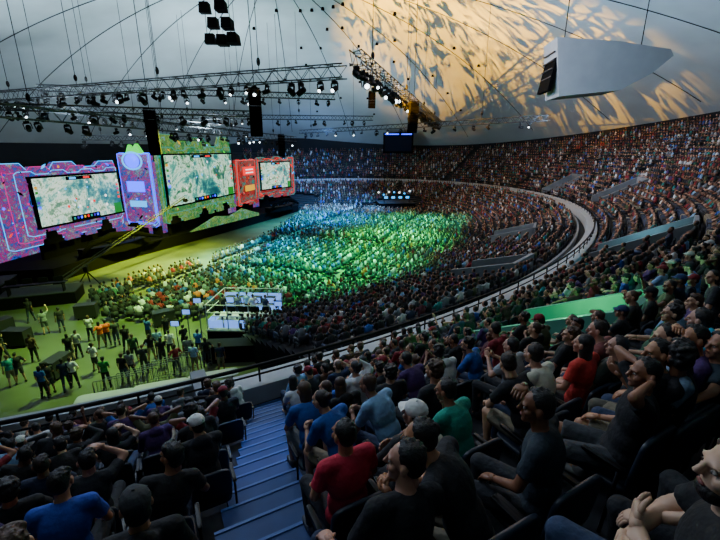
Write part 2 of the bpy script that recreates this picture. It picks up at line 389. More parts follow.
w=MB();pl=[op(TL0,d)+(z,) for d,z in profL(TL0)]+[op(TL0,-.05)+(0,)];w.add(pl,[tuple(range(len(pl)))])
struct(w.build('wall_tunnel',mDark),'dark side wall where the lower seating bank begins')
fl=MB();fl.prism([(CX+RC*1.02*math.cos(q*pi/36),CY+RC*1.02*math.sin(q*pi/36)) for q in range(72)],-.3,0)
struct(fl.build('floor',mFloor),'olive green lit arena floor')
struct(strip('wall_parapet',lambda i:[(-.5,3.9),(-.5,5.14),(.32,5.14),(.32,4.6)],TA-8,ti(2.75),4,mWhite,closed=True),'thick white curved ring parapet of the upper deck')
struct(strip('wall_parapet_near_left',lambda i:[(-.1,3.6),(-.1,5.0),(.3,5.0),(.3,4.6)],ti(-2.4),TA-9,4,mGrey,closed=True),'grey low wall behind the front box on the left')
struct(strip('wall_walkway',lambda i:[(-1.2,3.95),(-1.2,4.75),(-1.05,4.75),(-1.05,3.95)],ti(-.45),TL1,4,mGrey,closed=True),'thin grey inner kerb along the ring walkway')
struct(strip('wall_under_deck',lambda i:[(-.1,0),(-.1,4.3)],0,N,6,mDark),'dark wall under the upper deck')
i0=ti(-2.1)
struct(strip('floor_front_box',lambda i:[(-2.1,0),(-2.1,3.3),(-1.0,3.3),(-1.0,3.65),(0,3.65)],i0,TA-9,4,mConc),'two low front rows left of the stairs')
struct(strip('wall_front_box',lambda i:[(-2.6,2.7),(-2.6,4.25),(-2.15,4.25),(-2.15,3.3)],i0,TA-9,4,mWhite,closed=True),'white sloping fascia wall in front of the left box rows')
eb=MB();a=op(TA-10,-2.6);b=op(TA-10,.5);eb.add([(a[0],a[1],2.5),(b[0],b[1],2.5),(b[0],b[1],5.35),(a[0],a[1],4.5)]+[(a[0]+.4,a[1]+.2,2.5),(b[0]+.4,b[1]+.2,2.5),(b[0]+.4,b[1]+.2,5.35),(a[0]+.4,a[1]+.2,4.5)],[(0,1,2,3),(7,6,5,4),(3,2,6,7),(0,3,7,4),(1,5,6,2)])
struct(eb.build('wall_box_end',mGrey),'grey end wall of the front box beside the stairs foot')
# ceiling + wall
def sstep(x):x=max(0,min(1,x));return x*x*(3-2*x)
def eave(ph):
    x,y=CX+RC*math.cos(ph),CY+RC*math.sin(ph);e=deckz(dist(x,y)[0])+1.3
    f=sstep((-12-x)/25);return e*(1-f)+min(e,12.8)*f
EV=[eave(2*pi*k/144) for k in range(144)]
APX=31.
def ceilz(x,y):
    r=math.hypot(x-CX,y-CY)/60.3;k=(math.atan2(y-CY,x-CX)/(2*pi)*144)%144;a=int(k);f=k-a
    e=EV[a%144]*(1-f)+EV[(a+1)%144]*f;return e+(APX-e)*(1-min(1,r*r))
cb=MB();V=[];nr=30
for j in range(nr+1):
    rr=60.3*j/nr
    for k in range(144):
        q=2*pi*k/144;x,y=CX+rr*math.cos(q),CY+rr*math.sin(q);V.append((x,y,EV[k]+(APX-EV[k])*(1-(j/nr)**2)))
cb.add(V,[(j*144+k,j*144+(k+1)%144,(j+1)*144+(k+1)%144,(j+1)*144+k) for j in range(nr) for k in range(144)])
struct(cb.build('ceiling',mCeil,smooth=True),'vast shallow white dome ceiling with thin radial cables')
wb=MB();V=[]
for k in range(144):
    q=2*pi*k/144;x,y=CX+60.3*math.cos(q),CY+60.3*math.sin(q);V+=[(x,y,0),(x,y,EV[k]+.1)]
wb.add(V,[(2*k,2*((k+1)%144),2*((k+1)%144)+1,2*k+1) for k in range(144)])
struct(wb.build('wall_outer',mWallD),'dark circular outer wall behind the top row')
for k in range(24):
    q=2*pi*(k+.5)/24;m=MB();pts=[]
    for j in range(2,24):
        rr=60*j/24;x,y=CX+rr*math.cos(q),CY+rr*math.sin(q);pts.append((x,y,ceilz(x,y)-.03))
    m.ptube(pts,.06,5);struct(m.build('trim_%d'%(k+1),mRib),'thin dark radial cable line on the dome')
# aisles
AL=[]
def aisle(x0,y0,x1,y1):AL.append((x0,y0,x1,y1))
aisle(-2.75,10.3,-.45,1.2)
for t in(-.35,.02,.4,.85,1.35):
    i=ti(t);a=op(i,0);b=op(i,DM[i]);aisle(a[0],a[1],b[0],b[1])
def dseg(x,y,s):
    x0,y0,x1,y1=s;dx,dy=x1-x0,y1-y0;l=math.hypot(dx,dy);return abs((x-x0)*dy-(y-y0)*dx)/l
def inaisle(x,y):
    for n_,s in enumerate(AL):
        x0,y0,x1,y1=s
        if n_ and (x-x0)*(x1-x0)+(y-y0)*(y1-y0)<0:continue
        if dseg(x,y,s)<(.6 if n_==0 else .72):return True
    return False
AN=['','stair aisle climbing past the green lit entrance walls','stair aisle climbing the middle of the right bank','stair aisle on the right bank at the ring bend','stair aisle on the far right bank','stair aisle nearest the video board at the far end']
for n_,s in enumerate(AL):
    x0,y0,x1,y1=s;ln=math.hypot(x1-x0,y1-y0)
    if n_==0:root=thing('aisle_stairs','blue lit stepped aisle descending to the grey wall end in the foreground','stairs',(x0,y0,4.6))
    else:root=thing('aisle_stairs',AN[n_],'stairs',(x0,y0,4.6))
    d_end=min(dist(x1,y1)[0],DM[dist(x0,y0)[1]]-.6) if n_ else D0-.9
    one=MB();j=0;f=0;wd_=.86 if n_==0 else 1.2
    while .4+.45*j<d_end:
        dd=.4+.45*j+.225
        while f<1.2 and dist(x0+(x1-x0)*f,y0+(y1-y0)*f)[0]<dd:f+=.002
        px_,py_=x0+(x1-x0)*f,y0+(y1-y0)*f;i=dist(px_,py_)[1];rz=math.atan2(ny[i],nx[i])-pi/2
        zt=(rowz(j//2)+rowz((j+1)//2))/2+.012
        rm=Matrix.Rotation(rz,3,'Z')
        m=MB() if n_==0 else one
        m.cur=0;m.box((px_-x0,py_-y0,zt-.16-4.6),(wd_,.47,.32),rm);m.cur=1
        m.box(Vector((px_-x0,py_-y0,zt-4.6))+rm@Vector((0,-.215,.004)),(wd_,.03,.012),rm)
        if n_==0:m.build('step',[mStep,mNos],root)
        j+=1
    if n_:one.build('steps',[mConc,mGrey],root)
# vomitories
VOM=[]
def vom(u,v,wd,ln,label,mat,hgt=1.0,glow=None,fn=None,slope=None):
    slope=SL if slope is None else slope
    x,y,z,d,i=hit(u,v,.6,fn);rz=math.atan2(ny[i],nx[i])-pi/2
    if not fn and d<3.2:d=3.2;x,y=op(i,d)
    if fn and d>-4:d=-4;x,y=op(i,d)
    zf=(fn or deckz)(d)
    r=thing('vomitory',label,'entrance',(x,y,zf),rz)
    for s in(-1,1):
        m=MB();a=s*wd/2
        m.add([(a-.1,-ln/2,-1-ln/2*slope),(a-.1,ln/2,-1+ln/2*slope),(a-.1,ln/2,hgt+ln/2*slope),(a-.1,-ln/2,hgt-ln/2*slope),(a+.1,-ln/2,-1-ln/2*slope),(a+.1,ln/2,-1+ln/2*slope),(a+.1,ln/2,hgt+ln/2*slope),(a+.1,-ln/2,hgt-ln/2*slope)],[(0,1,2,3),(7,6,5,4),(3,2,6,7),(0,3,7,4),(1,5,6,2)])
        m.build('side_wall',mat,r)
    MB().box((0,ln/2,hgt/2+ln/2*slope-.5),(wd+.2,.2,hgt+1),None).build('back_wall',mat,r)
    MB().box((0,0,.08),(wd-.2,ln-.2,.1),Matrix.Rotation(math.atan(slope),3,'X')).build('recess_shade',mBlack,r)  # black slab stands in for the shade inside the entrance recess
    VOM.append((x,y,ln/2+.35,wd/2+.4,nx[i],ny[i]))
    if glow:
        l=bpy.data.lights.new('vomitory_light','POINT');l.energy=glow[0];l.color=glow[1];l.shadow_soft_size=.3;o=bpy.data.objects.new('vomitory_light',l);C.objects.link(o);o.location=(x,y,zf+1.4)
fnL=lambda d:4.3 if d>-1.2 else max(0,4.0+.306*(d+1.2))
vom(560,325,2.6,3.4,'green lit entrance walls in the near right seating',mMint,1.0,(160,(.08,1,.4)))
vom(640,243,3.,4.5,'pale grey entrance walls on the right bank below the blue shirt',mGrey,1.1,(130,(.3,.85,1)))
vom(618,192,3.,4.5,'small pale entrance walls high in the right bank',mGrey,1.1)
vom(556,188,3.,4.5,'distant pale entrance walls near the far bend of the ring',mGrey,1.1)
vom(512,238,3.,4.,'dark entrance with grey walls inside the lower bank',mGrey,1.5,None,fnL,.3)
vom(490,275,3.,4.,'second dark entrance lower in the near lower bank',mGrey,1.5,None,fnL,.3)
def invom(x,y):
    for vx,vy,hl,hw,a,b in VOM:
        dx,dy=x-vx,y-vy
        if abs(dx*a+dy*b)<hl and abs(-dx*b+dy*a)<hw:return True
    return False
# guard rail
gr=thing('guard_rail','long black tubular guard rail following the ring parapet','railing',op(TA,.08)+(5.1,))
ox,oy=op(TA,.08)
def rail(i0,i1,z,r,nm):
    m=MB();m.ptube([(op(i,.08)[0]-ox,op(i,.08)[1]-oy,z-5.1) for i in range(i0,i1,3)],r,6);m.build(nm,mBlackM,gr,True)
rail(ti(-2.0),TL1,5.66,.055,'top_rail');rail(ti(-2.0),TL1,5.38,.03,'lower_rail')
last=None;cnt=0;far=MB()
for i in range(ti(-1.6),TL1):
    p=op(i,.08)
    if last and math.hypot(p[0]-last[0],p[1]-last[1])<1.5:continue
    last=p;m=MB() if cnt<60 else far;m.tube((p[0]-ox,p[1]-oy,-.2),(p[0]-ox,p[1]-oy,.56),.03,n=6)
    if cnt<60:m.build('post',mBlackM,gr)
    cnt+=1
far.build('far_posts',mBlackM,gr)['kind']='stuff'
# ---------------------------------------------------------------- seats and spectators
seats=[]
def rowpts(d,i0,i1,sp,ref):
    x=PX[i0:i1+1]+nx[i0:i1+1]*d;y=PY[i0:i1+1]+ny[i0:i1+1]*d
    s=np.concatenate([[0],np.cumsum(np.hypot(np.diff(x),np.diff(y)))]);s=s-s[max(0,min(len(s)-1,ref-i0))]
    ss=np.arange(math.ceil(s[0]/sp)*sp,s[-1],sp);ii=np.interp(ss,s,np.arange(i0,i1+1))
    return [(float(a),int(round(b))) + (float(np.interp(a,s,x)),float(np.interp(a,s,y))) for a,b in zip(ss,ii)]
def tooclose(u,v,dep):return (u>540 and (dep<1.25 or (v<400 and dep<1.9))) or (u<=540 and (dep<1.45 or (v<500 and dep<1.75)))
for k in range(28):
    d=.95+.9*k
    for s,i,x,y in rowpts(d,ti(-2.3),ti(2.5),.57,TA):
        if d>DM[i]-.5 or inaisle(x,y) or invom(x,y):continue
        z=rowz(k);u,v,dep=proj(x,y,z+1.1)
        if i>ti(1.75) and (z>10.9 or R.random()<.25):continue
        if tooclose(u,v,dep) or u<-70 or u>800 or v>620 or v<-50 or math.hypot(x,y)<1.2:continue
        seats.append(dict(x=x,y=y,z=z,i=i,k=k,s=s,u=u,v=v,dep=dep))
for k,(d,z) in enumerate(((-.5,3.65),(-1.48,3.3))):
    for s,i,x,y in rowpts(d,i0,TA-14,.57,TA):
        u,v,dep=proj(x,y,z+1.1)
        if u<-40:continue
        seats.append(dict(x=x,y=y,z=z,i=i,k=-1-k,s=s,u=u,v=v,dep=dep))
heroes=[
(203,470,'lap',('hoodie','#0e0e12'),('trousers','#14161c'),('cap','#2c2c30'),'#a87355',0,'person in black jacket and dark cap, broad back beside the blue stairs',()),
(228,428,'chin',('hoodie','#17181d'),('trousers','#22242a'),('cap','#d9d9d4'),'#b98770',.2,'person in white cap and dark jacket just left of the stairs',()),
(70,482,'fwd',('tshirt','#2a46a8'),('trousers','#14161c'),('short','#15100c'),'#a97458',0,'dark haired person in blue t-shirt in the lower left rows',()),
(152,468,'tilt',('tshirt','#17171b'),('trousers','#1c2740'),('fringe','#100c0a'),'#8f5f42',.1,'person in black t-shirt, left of the broad black jacket',()),
(100,458,'brow',('tshirt','#24262b'),('trousers','#14161c'),('short','#0a0808'),'#b98770',0,'person in charcoal t-shirt with a raised arm, above the blue shirt',()),
(188,443,'cross',('tshirt','#121216'),('trousers','#14161c'),('curly','#120d0b'),'#97654a',.2,'curly haired person with folded arms behind the white cap',()),
(122,525,'lap',('tshirt','#1c1d22'),('trousers','#1c2740'),('fringe','#4a3220'),'#c99b7c',0,'brown haired person in dark t-shirt at the bottom left',()),
(30,515,'slump',('tshirt','#3c2a55'),('trousers','#14161c'),('long','#24170f'),'#b98770',0,'long haired person in purple top in the bottom left corner',()),
(338,455,'lap',('tshirt','#c01f3c'),('trousers','#1b1d24'),('short','#0d0a09'),'#a97458',.1,'person in bright crimson t-shirt just right of the stairs',()),
(352,434,'cross',('hoodie','#15161a'),('trousers','#14161c'),('cap','#dcdcd8'),'#b98770',.1,'person in pale cap and dark jacket in front of the crimson shirt',()),
(440,424,'chin',('tshirt','#0f9a83'),('shorts','#8a8570'),('short','#120d0b'),'#97654a',.35,'person in teal green t-shirt, hand at the chin',()),
(463,520,'tilt',('tshirt','#15151a'),('trousers','#1c2740'),('short','#0a0808'),'#b98770',.1,'black haired person in black t-shirt at the bottom centre',()),
(528,466,'clasp',('tshirt','#1b1c21'),('shorts','#6f6a5c'),('short','#0d0a09'),'#b07a58',.9,'bearded person in dark t-shirt leaning forward with clasped hands',('beard',)),
(562,412,'brow',('tshirt','#26303a'),('trousers','#20232a'),('short','#0d0a09'),'#7f5238',.7,'person in slate t-shirt with raised arm, below the cream shirt',()),
(576,362,'fwd',('tshirt','#d8d2bd'),('trousers','#2b3a57'),('short','#1a120c'),'#b98770',.2,'person in cream white t-shirt in the centre right rows',()),
(680,376,'back',('tshirt','#141418'),('shorts','#3a3d42'),('short','#0d0a09'),'#97654a',.9,'person in black t-shirt at right with hands behind the head',()),
(645,408,'cross',('tshirt','#5f7488'),('trousers','#5a564a'),('short','#1a120c'),'#b98770',.9,'person in grey blue t-shirt with folded arms on the right',('glasses',)),
(690,470,'brow',('tshirt','#4b2a63'),('trousers','#14161c'),('short','#0d0a09'),'#b07a58',.8,'person in purple t-shirt at the right edge with a raised arm',()),
(490,374,'lap',('tshirt','#c23028'),('trousers','#14161c'),('long','#15100c'),'#b98770',.1,'long haired person in red t-shirt near the centre rows',()),
(546,380,'chin',('tshirt','#7b3f3a'),('trousers','#2b3a57'),('short','#24170f'),'#b98770',.4,'person in faded rust t-shirt, left of the cream shirt',()),
(706,332,'fwd',('tshirt','#3fb4d8'),('trousers','#14161c'),('short','#15100c'),'#b98770',.4,'person in bright cyan t-shirt at the right edge',()),
(700,268,'fwd',('tshirt','#4f86d0'),('trousers','#2b3a57'),('cap','#22252c'),'#b98770',.4,'capped person in light blue t-shirt high at the right edge',()),
(600,428,'clasp',('tshirt','#2f5ea8'),('shorts','#8a8570'),('short','#0d0a09'),'#c99b7c',.9,'person in blue t-shirt bending forward near the folded arms',()),
(398,404,'rest',('tshirt','#2d3b33'),('shorts','#74705f'),('short','#15100c'),'#b98770',.2,'person in dark green t-shirt and khaki shorts, left of the teal shirt',()),
(312,474,'slump',('tshirt','#18191e'),('shorts','#7d7460'),('short','#24170f'),'#c99b7c',0,'person in black t-shirt and khaki shorts at the edge of the stairs',()),
(530,347,'clap',('tshirt','#8d9196'),('trousers','#14161c'),('short','#0d0a09'),'#b98770',.2,'person in light grey t-shirt clapping in upper centre rows',()),
(625,478,'armover',('tshirt','#22303a'),('shorts','#4c5058'),('short','#0d0a09'),'#a97458',.8,'person in dark blue grey t-shirt with arm over the next seat',()),
(575,515,'talk',('tshirt','#101014'),('trousers','#2b3a57'),('curly','#0d0a09'),'#7f5238',.4,'curly haired person in black t-shirt gesturing at the bottom right',()),
(405,474,'tilt',('tshirt','#1d2026'),('shorts','#7d7460'),('short','#0d0a09'),'#b07a58',.3,'person in charcoal t-shirt leaning sideways below the green shirts',()),
]
hs=[]
for h in heroes:
    x,y,z,d,i=hit(h[0],h[1],1.22);k=max(0,round((d-.95)/.9))
    while 1:
        X,Y=op(i,.95+.9*k);u,v,dep=proj(X,Y,1.1+rowz(k))
        if dep>((1.35 if h[1]>460 else 1.75) if h[0]>540 else 1.9 if h[0]==440 else 1.7):break
        k-=1
    hs.append(dict(x=X,y=Y,z=rowz(k),i=i,k=k,h=h,u=h[0],v=h[1]))
ok=[]
for n_,a in enumerate(hs):
    for st in range(40):
        bad=[b for b in ok if b['k']==a['k'] and math.hypot(a['x']-b['x'],a['y']-b['y'])<.56]
        if not bad and dseg(a['x'],a['y'],AL[0])>=.6:break
        sg=-1 if a['u']<270 else 1
        tx,ty=-ny[a['i']],nx[a['i']];a['x']+=sg*tx*.06;a['y']+=sg*ty*.06
    ok.append(a)
seats=[s for s in seats if not any(h['k']==s['k'] and math.hypot(h['x']-s['x'],h['y']-s['y'])<.54 for h in ok)]
seats=[s for s in seats if R.random()<(.9 if s['dep']<5 else .95)]
seats.sort(key=lambda s:s['dep'])
def seat_proto():
    r=thing('arena_seat','x','seat')
    MB().rbox((0,.02,.42),(.47,.44,.06)).build('seat_pan',mSeat,r,True)
    MB().rbox((0,-.21,.66),(.46,.05,.44),Matrix.Rotation(.12,3,'X')).build('backrest',mSeat,r,True)
    for s in(-1,1):MB().rbox((s*.265,-.02,.62),(.045,.30,.035)).tube((s*.265,-.14,.61),(s*.265,-.1,.02),.014,n=6).build('armrest',mSeatM,r,True)
    return r
SP=seat_proto();firstseat=[True]
def putseat(x,y,z,rz,label,group=None):
    if firstseat[0]:
        firstseat[0]=False;SP.location=(x,y,z);SP.rotation_euler.z=rz;SP['label']=label
        if group:SP['group']=group
        return
    dup(SP,(x,y,z),(0,0,rz),label,group)
def face(i,x,y,mix,turn=0):
    a,b=-nx[i],-ny[i];sx,sy=-22-x,55-y;l=math.hypot(sx,sy);fx=a*(1-mix)+sx/l*mix;fy=b*(1-mix)+sy/l*mix
    return math.atan2(-fx,fy)+turn
def ordn(n):
    return {1:'first',2:'second',3:'third',4:'fourth',5:'fifth',6:'sixth',7:'seventh',8:'eighth',9:'ninth',10:'tenth',11:'eleventh',12:'twelfth'}.get(n,'%d%s'%(n,'th' if 10<=n%100<=20 else {1:'st',2:'nd',3:'rd'}.get(n%10,'th')))
for n_,a in enumerate(ok):
    h=a['h'];rz=face(a['i'],a['x'],a['y'],.25,h[7]*.7)
    person(SE[h[2]],(a['x'],a['y'],a['z']),rz,h[6],h[3],h[4],h[5],h[8],extra=h[9],shoecol=R.choice(['#15151a','#8b8b88','#2b2f3a']),sc=.96 if h[0]==440 else 1.0)
    putseat(a['x'],a['y'],a['z'],face(a['i'],a['x'],a['y'],0),'dark seat under the '+' '.join(h[8].replace(',','').split()[:12]))
NI=228
ind=seats[:NI];rest=seats[NI:]
names=['lap','clasp','cross','chin','clap','rest','up','back','fwd','tilt','slump','talk','phone','armover','brow']
wts=[3,3,3,3,2,3,.8,1.2,3,3,2.5,2,2,1.2,1.6]
wtr=[2,3,4,3,1.5,4,.6,3,1,3,1,1,1,3,3]
bykey={}
for s in ind:bykey.setdefault((s['k'],s['s']<0),[]).append(s)
for (k,left),l in bykey.items():
    l.sort(key=lambda s:abs(s['s']))
    for q,s in enumerate(l):
        tn=R.choices(TOPS,TW)[0];kind='hoodie' if R.random()<.2 else 'tshirt'
        hair=R.choice(['short','short','fringe','curly','curly','long','cap','bun'])
        hr=('cap',R.choice(['#15161a','#b8b8b4','#7a1822','#22345c'])) if hair=='cap' else (hair,R.choice(HC))
        rown=('%s row above rail'%ordn(k+1)) if k>=0 else ('%s row below rail'%ordn(-k))
        side='left' if left else 'right'
        hw={'short':'','fringe':'','curly':'curly-haired ','long':'long-haired ','cap':'capped ','bun':'bun-haired '}[hair]
        label='%sperson in %s %s, %s, %s place %s of stairs'%(hw,tn[0],'hoodie' if kind=='hoodie' else 't-shirt',rown,ordn(q+1),side)
        near=s['dep']<6.5
        pz=R.choices(names,wtr if s['u']>540 else wts)[0]
        if s['dep']<3.5 and pz in('up','talk') or (s['dep']<3 and s['u']<500 and pz=='back'):pz='lap'
        person(SE[pz],(s['x'],s['y'],s['z']),face(s['i'],s['x'],s['y'],.45 if s['u']>540 else .3,R.uniform(-.2,.45)),R.choice(SK),(kind,tn[1]),R.choice(BOTS),hr,label,shoes=near,sc=R.uniform(.92,1.07),extra=(['beard'] if R.random()<.18 and hair!='long' else []))
        putseat(s['x'],s['y'],s['z'],face(s['i'],s['x'],s['y'],0),'dark arena seat, %s, %s place %s of stairs'%(rown,ordn(q+1),side))
def inpoly(x,y,p):
    c=False;j=len(p)-1
    for i in range(len(p)):
        if (p[i][1]>y)!=(p[j][1]>y) and x<(p[j][0]-p[i][0])*(y-p[i][1])/(p[j][1]-p[i][1])+p[i][0]:c=not c
        j=i
    return c
crowd=[]
for s in rest:
    if R.random()<.93:crowd.append((s['x'],s['y'],s['z'],face(s['i'],s['x'],s['y'],.3,R.uniform(-.3,.3)),s['dep'],1))
LA=[ti(t) for t in(-.3,.0,.35,.75,1.2,1.6)]
for k in range(14):
    d=-1.2-.85*k-.5;z=4.0-.26*k
    for s,i,x,y in rowpts(d,TL0+2,TL1-2,.56,TL0):
        if invom(x,y) or min(abs(i-j) for j in LA)*.17<.7 or R.random()<.08:continue
        u,v,dep=proj(x,y,z+1)
        if u<-20 or u>740 or dep<1 or v>560:continue
        if math.hypot(x-7,y-80)<5 or (x<-10.5+(y-78)*.35 and y<86):continue
        crowd.append((x+R.uniform(-.06,.06),y+R.uniform(-.06,.06),z,face(i,x,y,.3,R.uniform(-.25,.25)),dep,1))
FP=[(-21.5,29.5),(-18.5,36),(-14.5,42.5),(-12,52),(-10.8,66),(-11,77.6),(-2,84),(14,84),(30,80),(30,30),(0,10),(-4.2,22),(-4.6,28),(-10.8,28.),(-11.4,26),(-17.5,25.5)]
fx0=Vector((.939,-.345));fe=Vector((.345,.939))
from mathutils import noise
for a in range(-70,90):
    for b in range(-70,140):
        x=CX+fx0.x*a*.82+fe.x*b*.54;y=CY+fx0.y*a*.82+fe.y*b*.54
        if b%27 in(0,1,2):continue
        if a in(0,1,-16,-15,16):continue
        if not inpoly(x,y,FP):continue
        d,i=dist(x,y)
        if d>-13.6:continue
        if math.hypot(x-7,y-80)<5:continue
        if R.random()<.05+max(0,noise.noise(Vector((x*.35,y*.35,0))))*.7:continue
        u,v,dep=proj(x,y,1);crowd.append((x+R.uniform(-.12,.12),y+R.uniform(-.12,.12),0,math.atan2(-(-22-x),58-y)+R.uniform(-.4,.4),dep,0))
def tmpl(lod):
    m=MB();nu,nv=(7,5) if lod==0 else (5,4)
    m.cur=0;m.ell((0,-.02,.78),(.20,.13,.34),nu=nu,nv=nv)
    if lod==0:
        for s in(-1,1):m.tube((s*.19,-.01,1.0),(s*.25,.12,.76),.055,.05,4)
    m.cur=1;m.ell((0,.03,1.22),(.08,.095,.12),nu=nu,nv=nv)
    for s in(-1,1):m.tube((s*.25,.12,.78),(s*.1,.3,.70),.045,.035,4 if lod==0 else 3)
    m.cur=2;m.ell((0,-.02,1.25),(.088,.095,.11),nu=nu,nv=nv)
    m.cur=3
    for s in(-1,1):
        m.tube((s*.09,.0,.5),(s*.13,.44,.52),.09,.07,5 if lod==0 else 3)
        if lod==0:m.tube((s*.13,.42,.52),(s*.13,.4,.03),.06,.045,4)
    pv=np.zeros(len(m.V),int)
    for f,p in zip(m.F,m.m):
        for q in f:pv[q]=p
    return np.array(m.V),m.F,pv
def seatT():
    m=MB();m.box((0,0,.41),(.46,.42,.05)).box((0,-.23,.62),(.46,.05,.42));return np.array(m.V),m.F,np.zeros(len(m.V),int)
def merge(name,groups,mat):
    Vs=[];L_=[];LT=[];Cs=[];off=0
    for (V,Fc,pv),ins,cols in groups:
        if not len(ins):continue
        ins=np.array(ins);n=len(ins);c,s=np.cos(ins[:,3])[:,None],np.sin(ins[:,3])[:,None]
        sc=ins[:,4][:,None]
        X=(V[None,:,0]*c-V[None,:,1]*s)*sc+ins[:,0][:,None];Y=(V[None,:,0]*s+V[None,:,1]*c)*sc+ins[:,1][:,None];Z=V[None,:,2]*sc+ins[:,2][:,None]
        Vs.append(np.stack([X,Y,Z],-1).reshape(-1,3))
        lp=np.array([q for f in Fc for q in f]);lt=np.array([len(f) for f in Fc])
        L_.append((lp[None,:]+(np.arange(n)*len(V))[:,None]+off).ravel());LT.append(np.tile(lt,n));off+=n*len(V)
        Cs.append(cols[:,pv,:].reshape(-1,4))
    V=np.concatenate(Vs);Lp=np.concatenate(L_).astype(np.int32);LT=np.concatenate(LT).astype(np.int32);Co=np.concatenate(Cs).astype(np.float32)
    me=bpy.data.meshes.new(name);me.vertices.add(len(V));me.vertices.foreach_set('co',V.astype(np.float32).ravel())
    me.loops.add(len(Lp));me.loops.foreach_set('vertex_index',Lp);me.polygons.add(len(LT))
    me.polygons.foreach_set('loop_start',np.concatenate([[0],np.cumsum(LT)[:-1]]).astype(np.int32));me.polygons.foreach_set('loop_total',LT)
    me.polygons.foreach_set('use_smooth',np.ones(len(LT),bool))
    at_=me.color_attributes.new('Col','FLOAT_COLOR','POINT');at_.data.foreach_set('color',Co.ravel())
    me.update(calc_edges=True);me.materials.append(mat)
    o=bpy.data.objects.new(name,me);C.objects.link(o);return o
PALU=[hx(c) for _,c in TOPS]+[hx(c) for c in('#6b7078','#7a2228','#0d0d10','#0d0d10','#1a1a20','#16181f','#101014','#262b36','#b0b0b0')]
PALF=[hx(c) for c in('#101013','#1a1a20','#39404c','#50555c','#a8acaf','#6f8088','#c96a2c','#2450a0','#7a8088','#c9cbcc','#454c55','#7a1822','#22262c','#3a6a5a','#15181c','#2a2f36')]
SKL=[hx(c) for c in SK];HCL=[hx(c) for c in HC];BTL=[hx(c) for _,c in BOTS]
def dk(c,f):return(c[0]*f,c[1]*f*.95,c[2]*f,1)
def inst(lst):
    A=[];Cc=[]
    for x,y,z,r,dp,up in lst:
        A.append((x,y,z,r,R.uniform(.93,1.06)*(1 if up else 1.08)));Cc.append((R.choice(PALU if up else PALF),dk(R.choice(SKL),R.uniform(.4,1.1) if up else R.uniform(.9,1.3)),R.choice(HCL),R.choice(BTL)))  # skin tones darkened for the dim banks, lifted for the lit floor
    return A,np.array(Cc)
nr_=[c for c in crowd if c[4]<32];fr_=[c for c in crowd if c[4]>=32]
a1,c1=inst(nr_);a2,c2=inst(fr_)
o=merge('seated_crowd',[(tmpl(0),a1,c1),(tmpl(1),a2,c2)],mCrowd);tag(o,'thousands of distant seated spectators filling the floor, lower bank and right bank','crowd',kind='stuff')
sc_=np.tile(np.array(hx('#0e141e')),(len(crowd),1,1)).reshape(len(crowd),1,4)
o=merge('seat_rows',[(seatT(),[(c[0],c[1],c[2],c[3],1) for c in crowd],sc_)],mCrowd);tag(o,'rows of dark seats under the distant spectators','seats',kind='stuff')
# ---------------------------------------------------------------- standing people on the floor
stand=[(32,322,'walk','black','#101013'),(47,334,'wave','grey','#70757c'),(63,332,'side','black','#15151a'),(92,341,'hold','white','#c9cbcc'),(103,348,'hips','orange','#e2601c'),(109,346,'side','orange','#d2541c'),(118,346,'side','charcoal','#2a2c31'),(72,362,'walk','black','#101013'),(80,358,'hold','light grey','#9a9da2'),(14,386,'side','teal','#1c8a88'),(22,383,'hips','black','#101013'),(46,398,'side','blue','#2450a0'),(53,394,'hold','black','#101013'),(68,390,'walk','navy','#17233f'),(76,388,'hips','white','#c9cbcc'),(108,388,'hold','green','#2f8a3c'),(126,384,'side','black','#101013'),(133,380,'walk','grey','#70757c'),(146,374,'side','charcoal','#2a2c31'),(160,356,'hold','light blue','#7da3c8'),(168,341,'side','black','#101013'),(178,374,'hips','dark red','#7a1822'),(6,362,'walk','black','#101013'),(36,362,'side','brown','#553c2c'),(97,372,'hips','white','#d0d0d0'),(128,352,'walk','black','#0b0b0e'),(150,343,'hold','blue','#2450a0'),(136,362,'side','dark green','#1c4a30'),(186,352,'hold','black','#101013'),(196,372,'side','pale blue','#8fb0dd'),(280,352,'side','black','#101013'),(172,358,'walk','white','#c9cbcc'),(164,366,'hold','black','#101013'),(190,364,'side','grey','#70757c'),(208,366,'hips','black','#101013'),(222,372,'side','navy','#17233f'),(153,362,'hips','black','#101013'),(200,357,'hold','blue','#3a6ac0')]
for n_,(u,v,pz,cn,cc) in enumerate(stand):
    g=ground(u,v);dsc={'walk':'walking','wave':'waving one arm','side':'standing with arms down','hold':'standing with hands together','hips':'standing hands on hips'}[pz]
    person(ST[pz],(g.x,g.y,0),R.uniform(-.4,1.2),R.choice(SK),('tshirt',cc),R.choice(BOTS),(R.choice(['short','fringe','curly','long']),R.choice(HC)),'%s person in %s on the floor, %s, %s rank'%(ordn(1+sorted(q[0] for q in stand).index(u)),cn+' t-shirt',dsc,'rear' if v<350 else 'middle' if v<375 else 'front'))
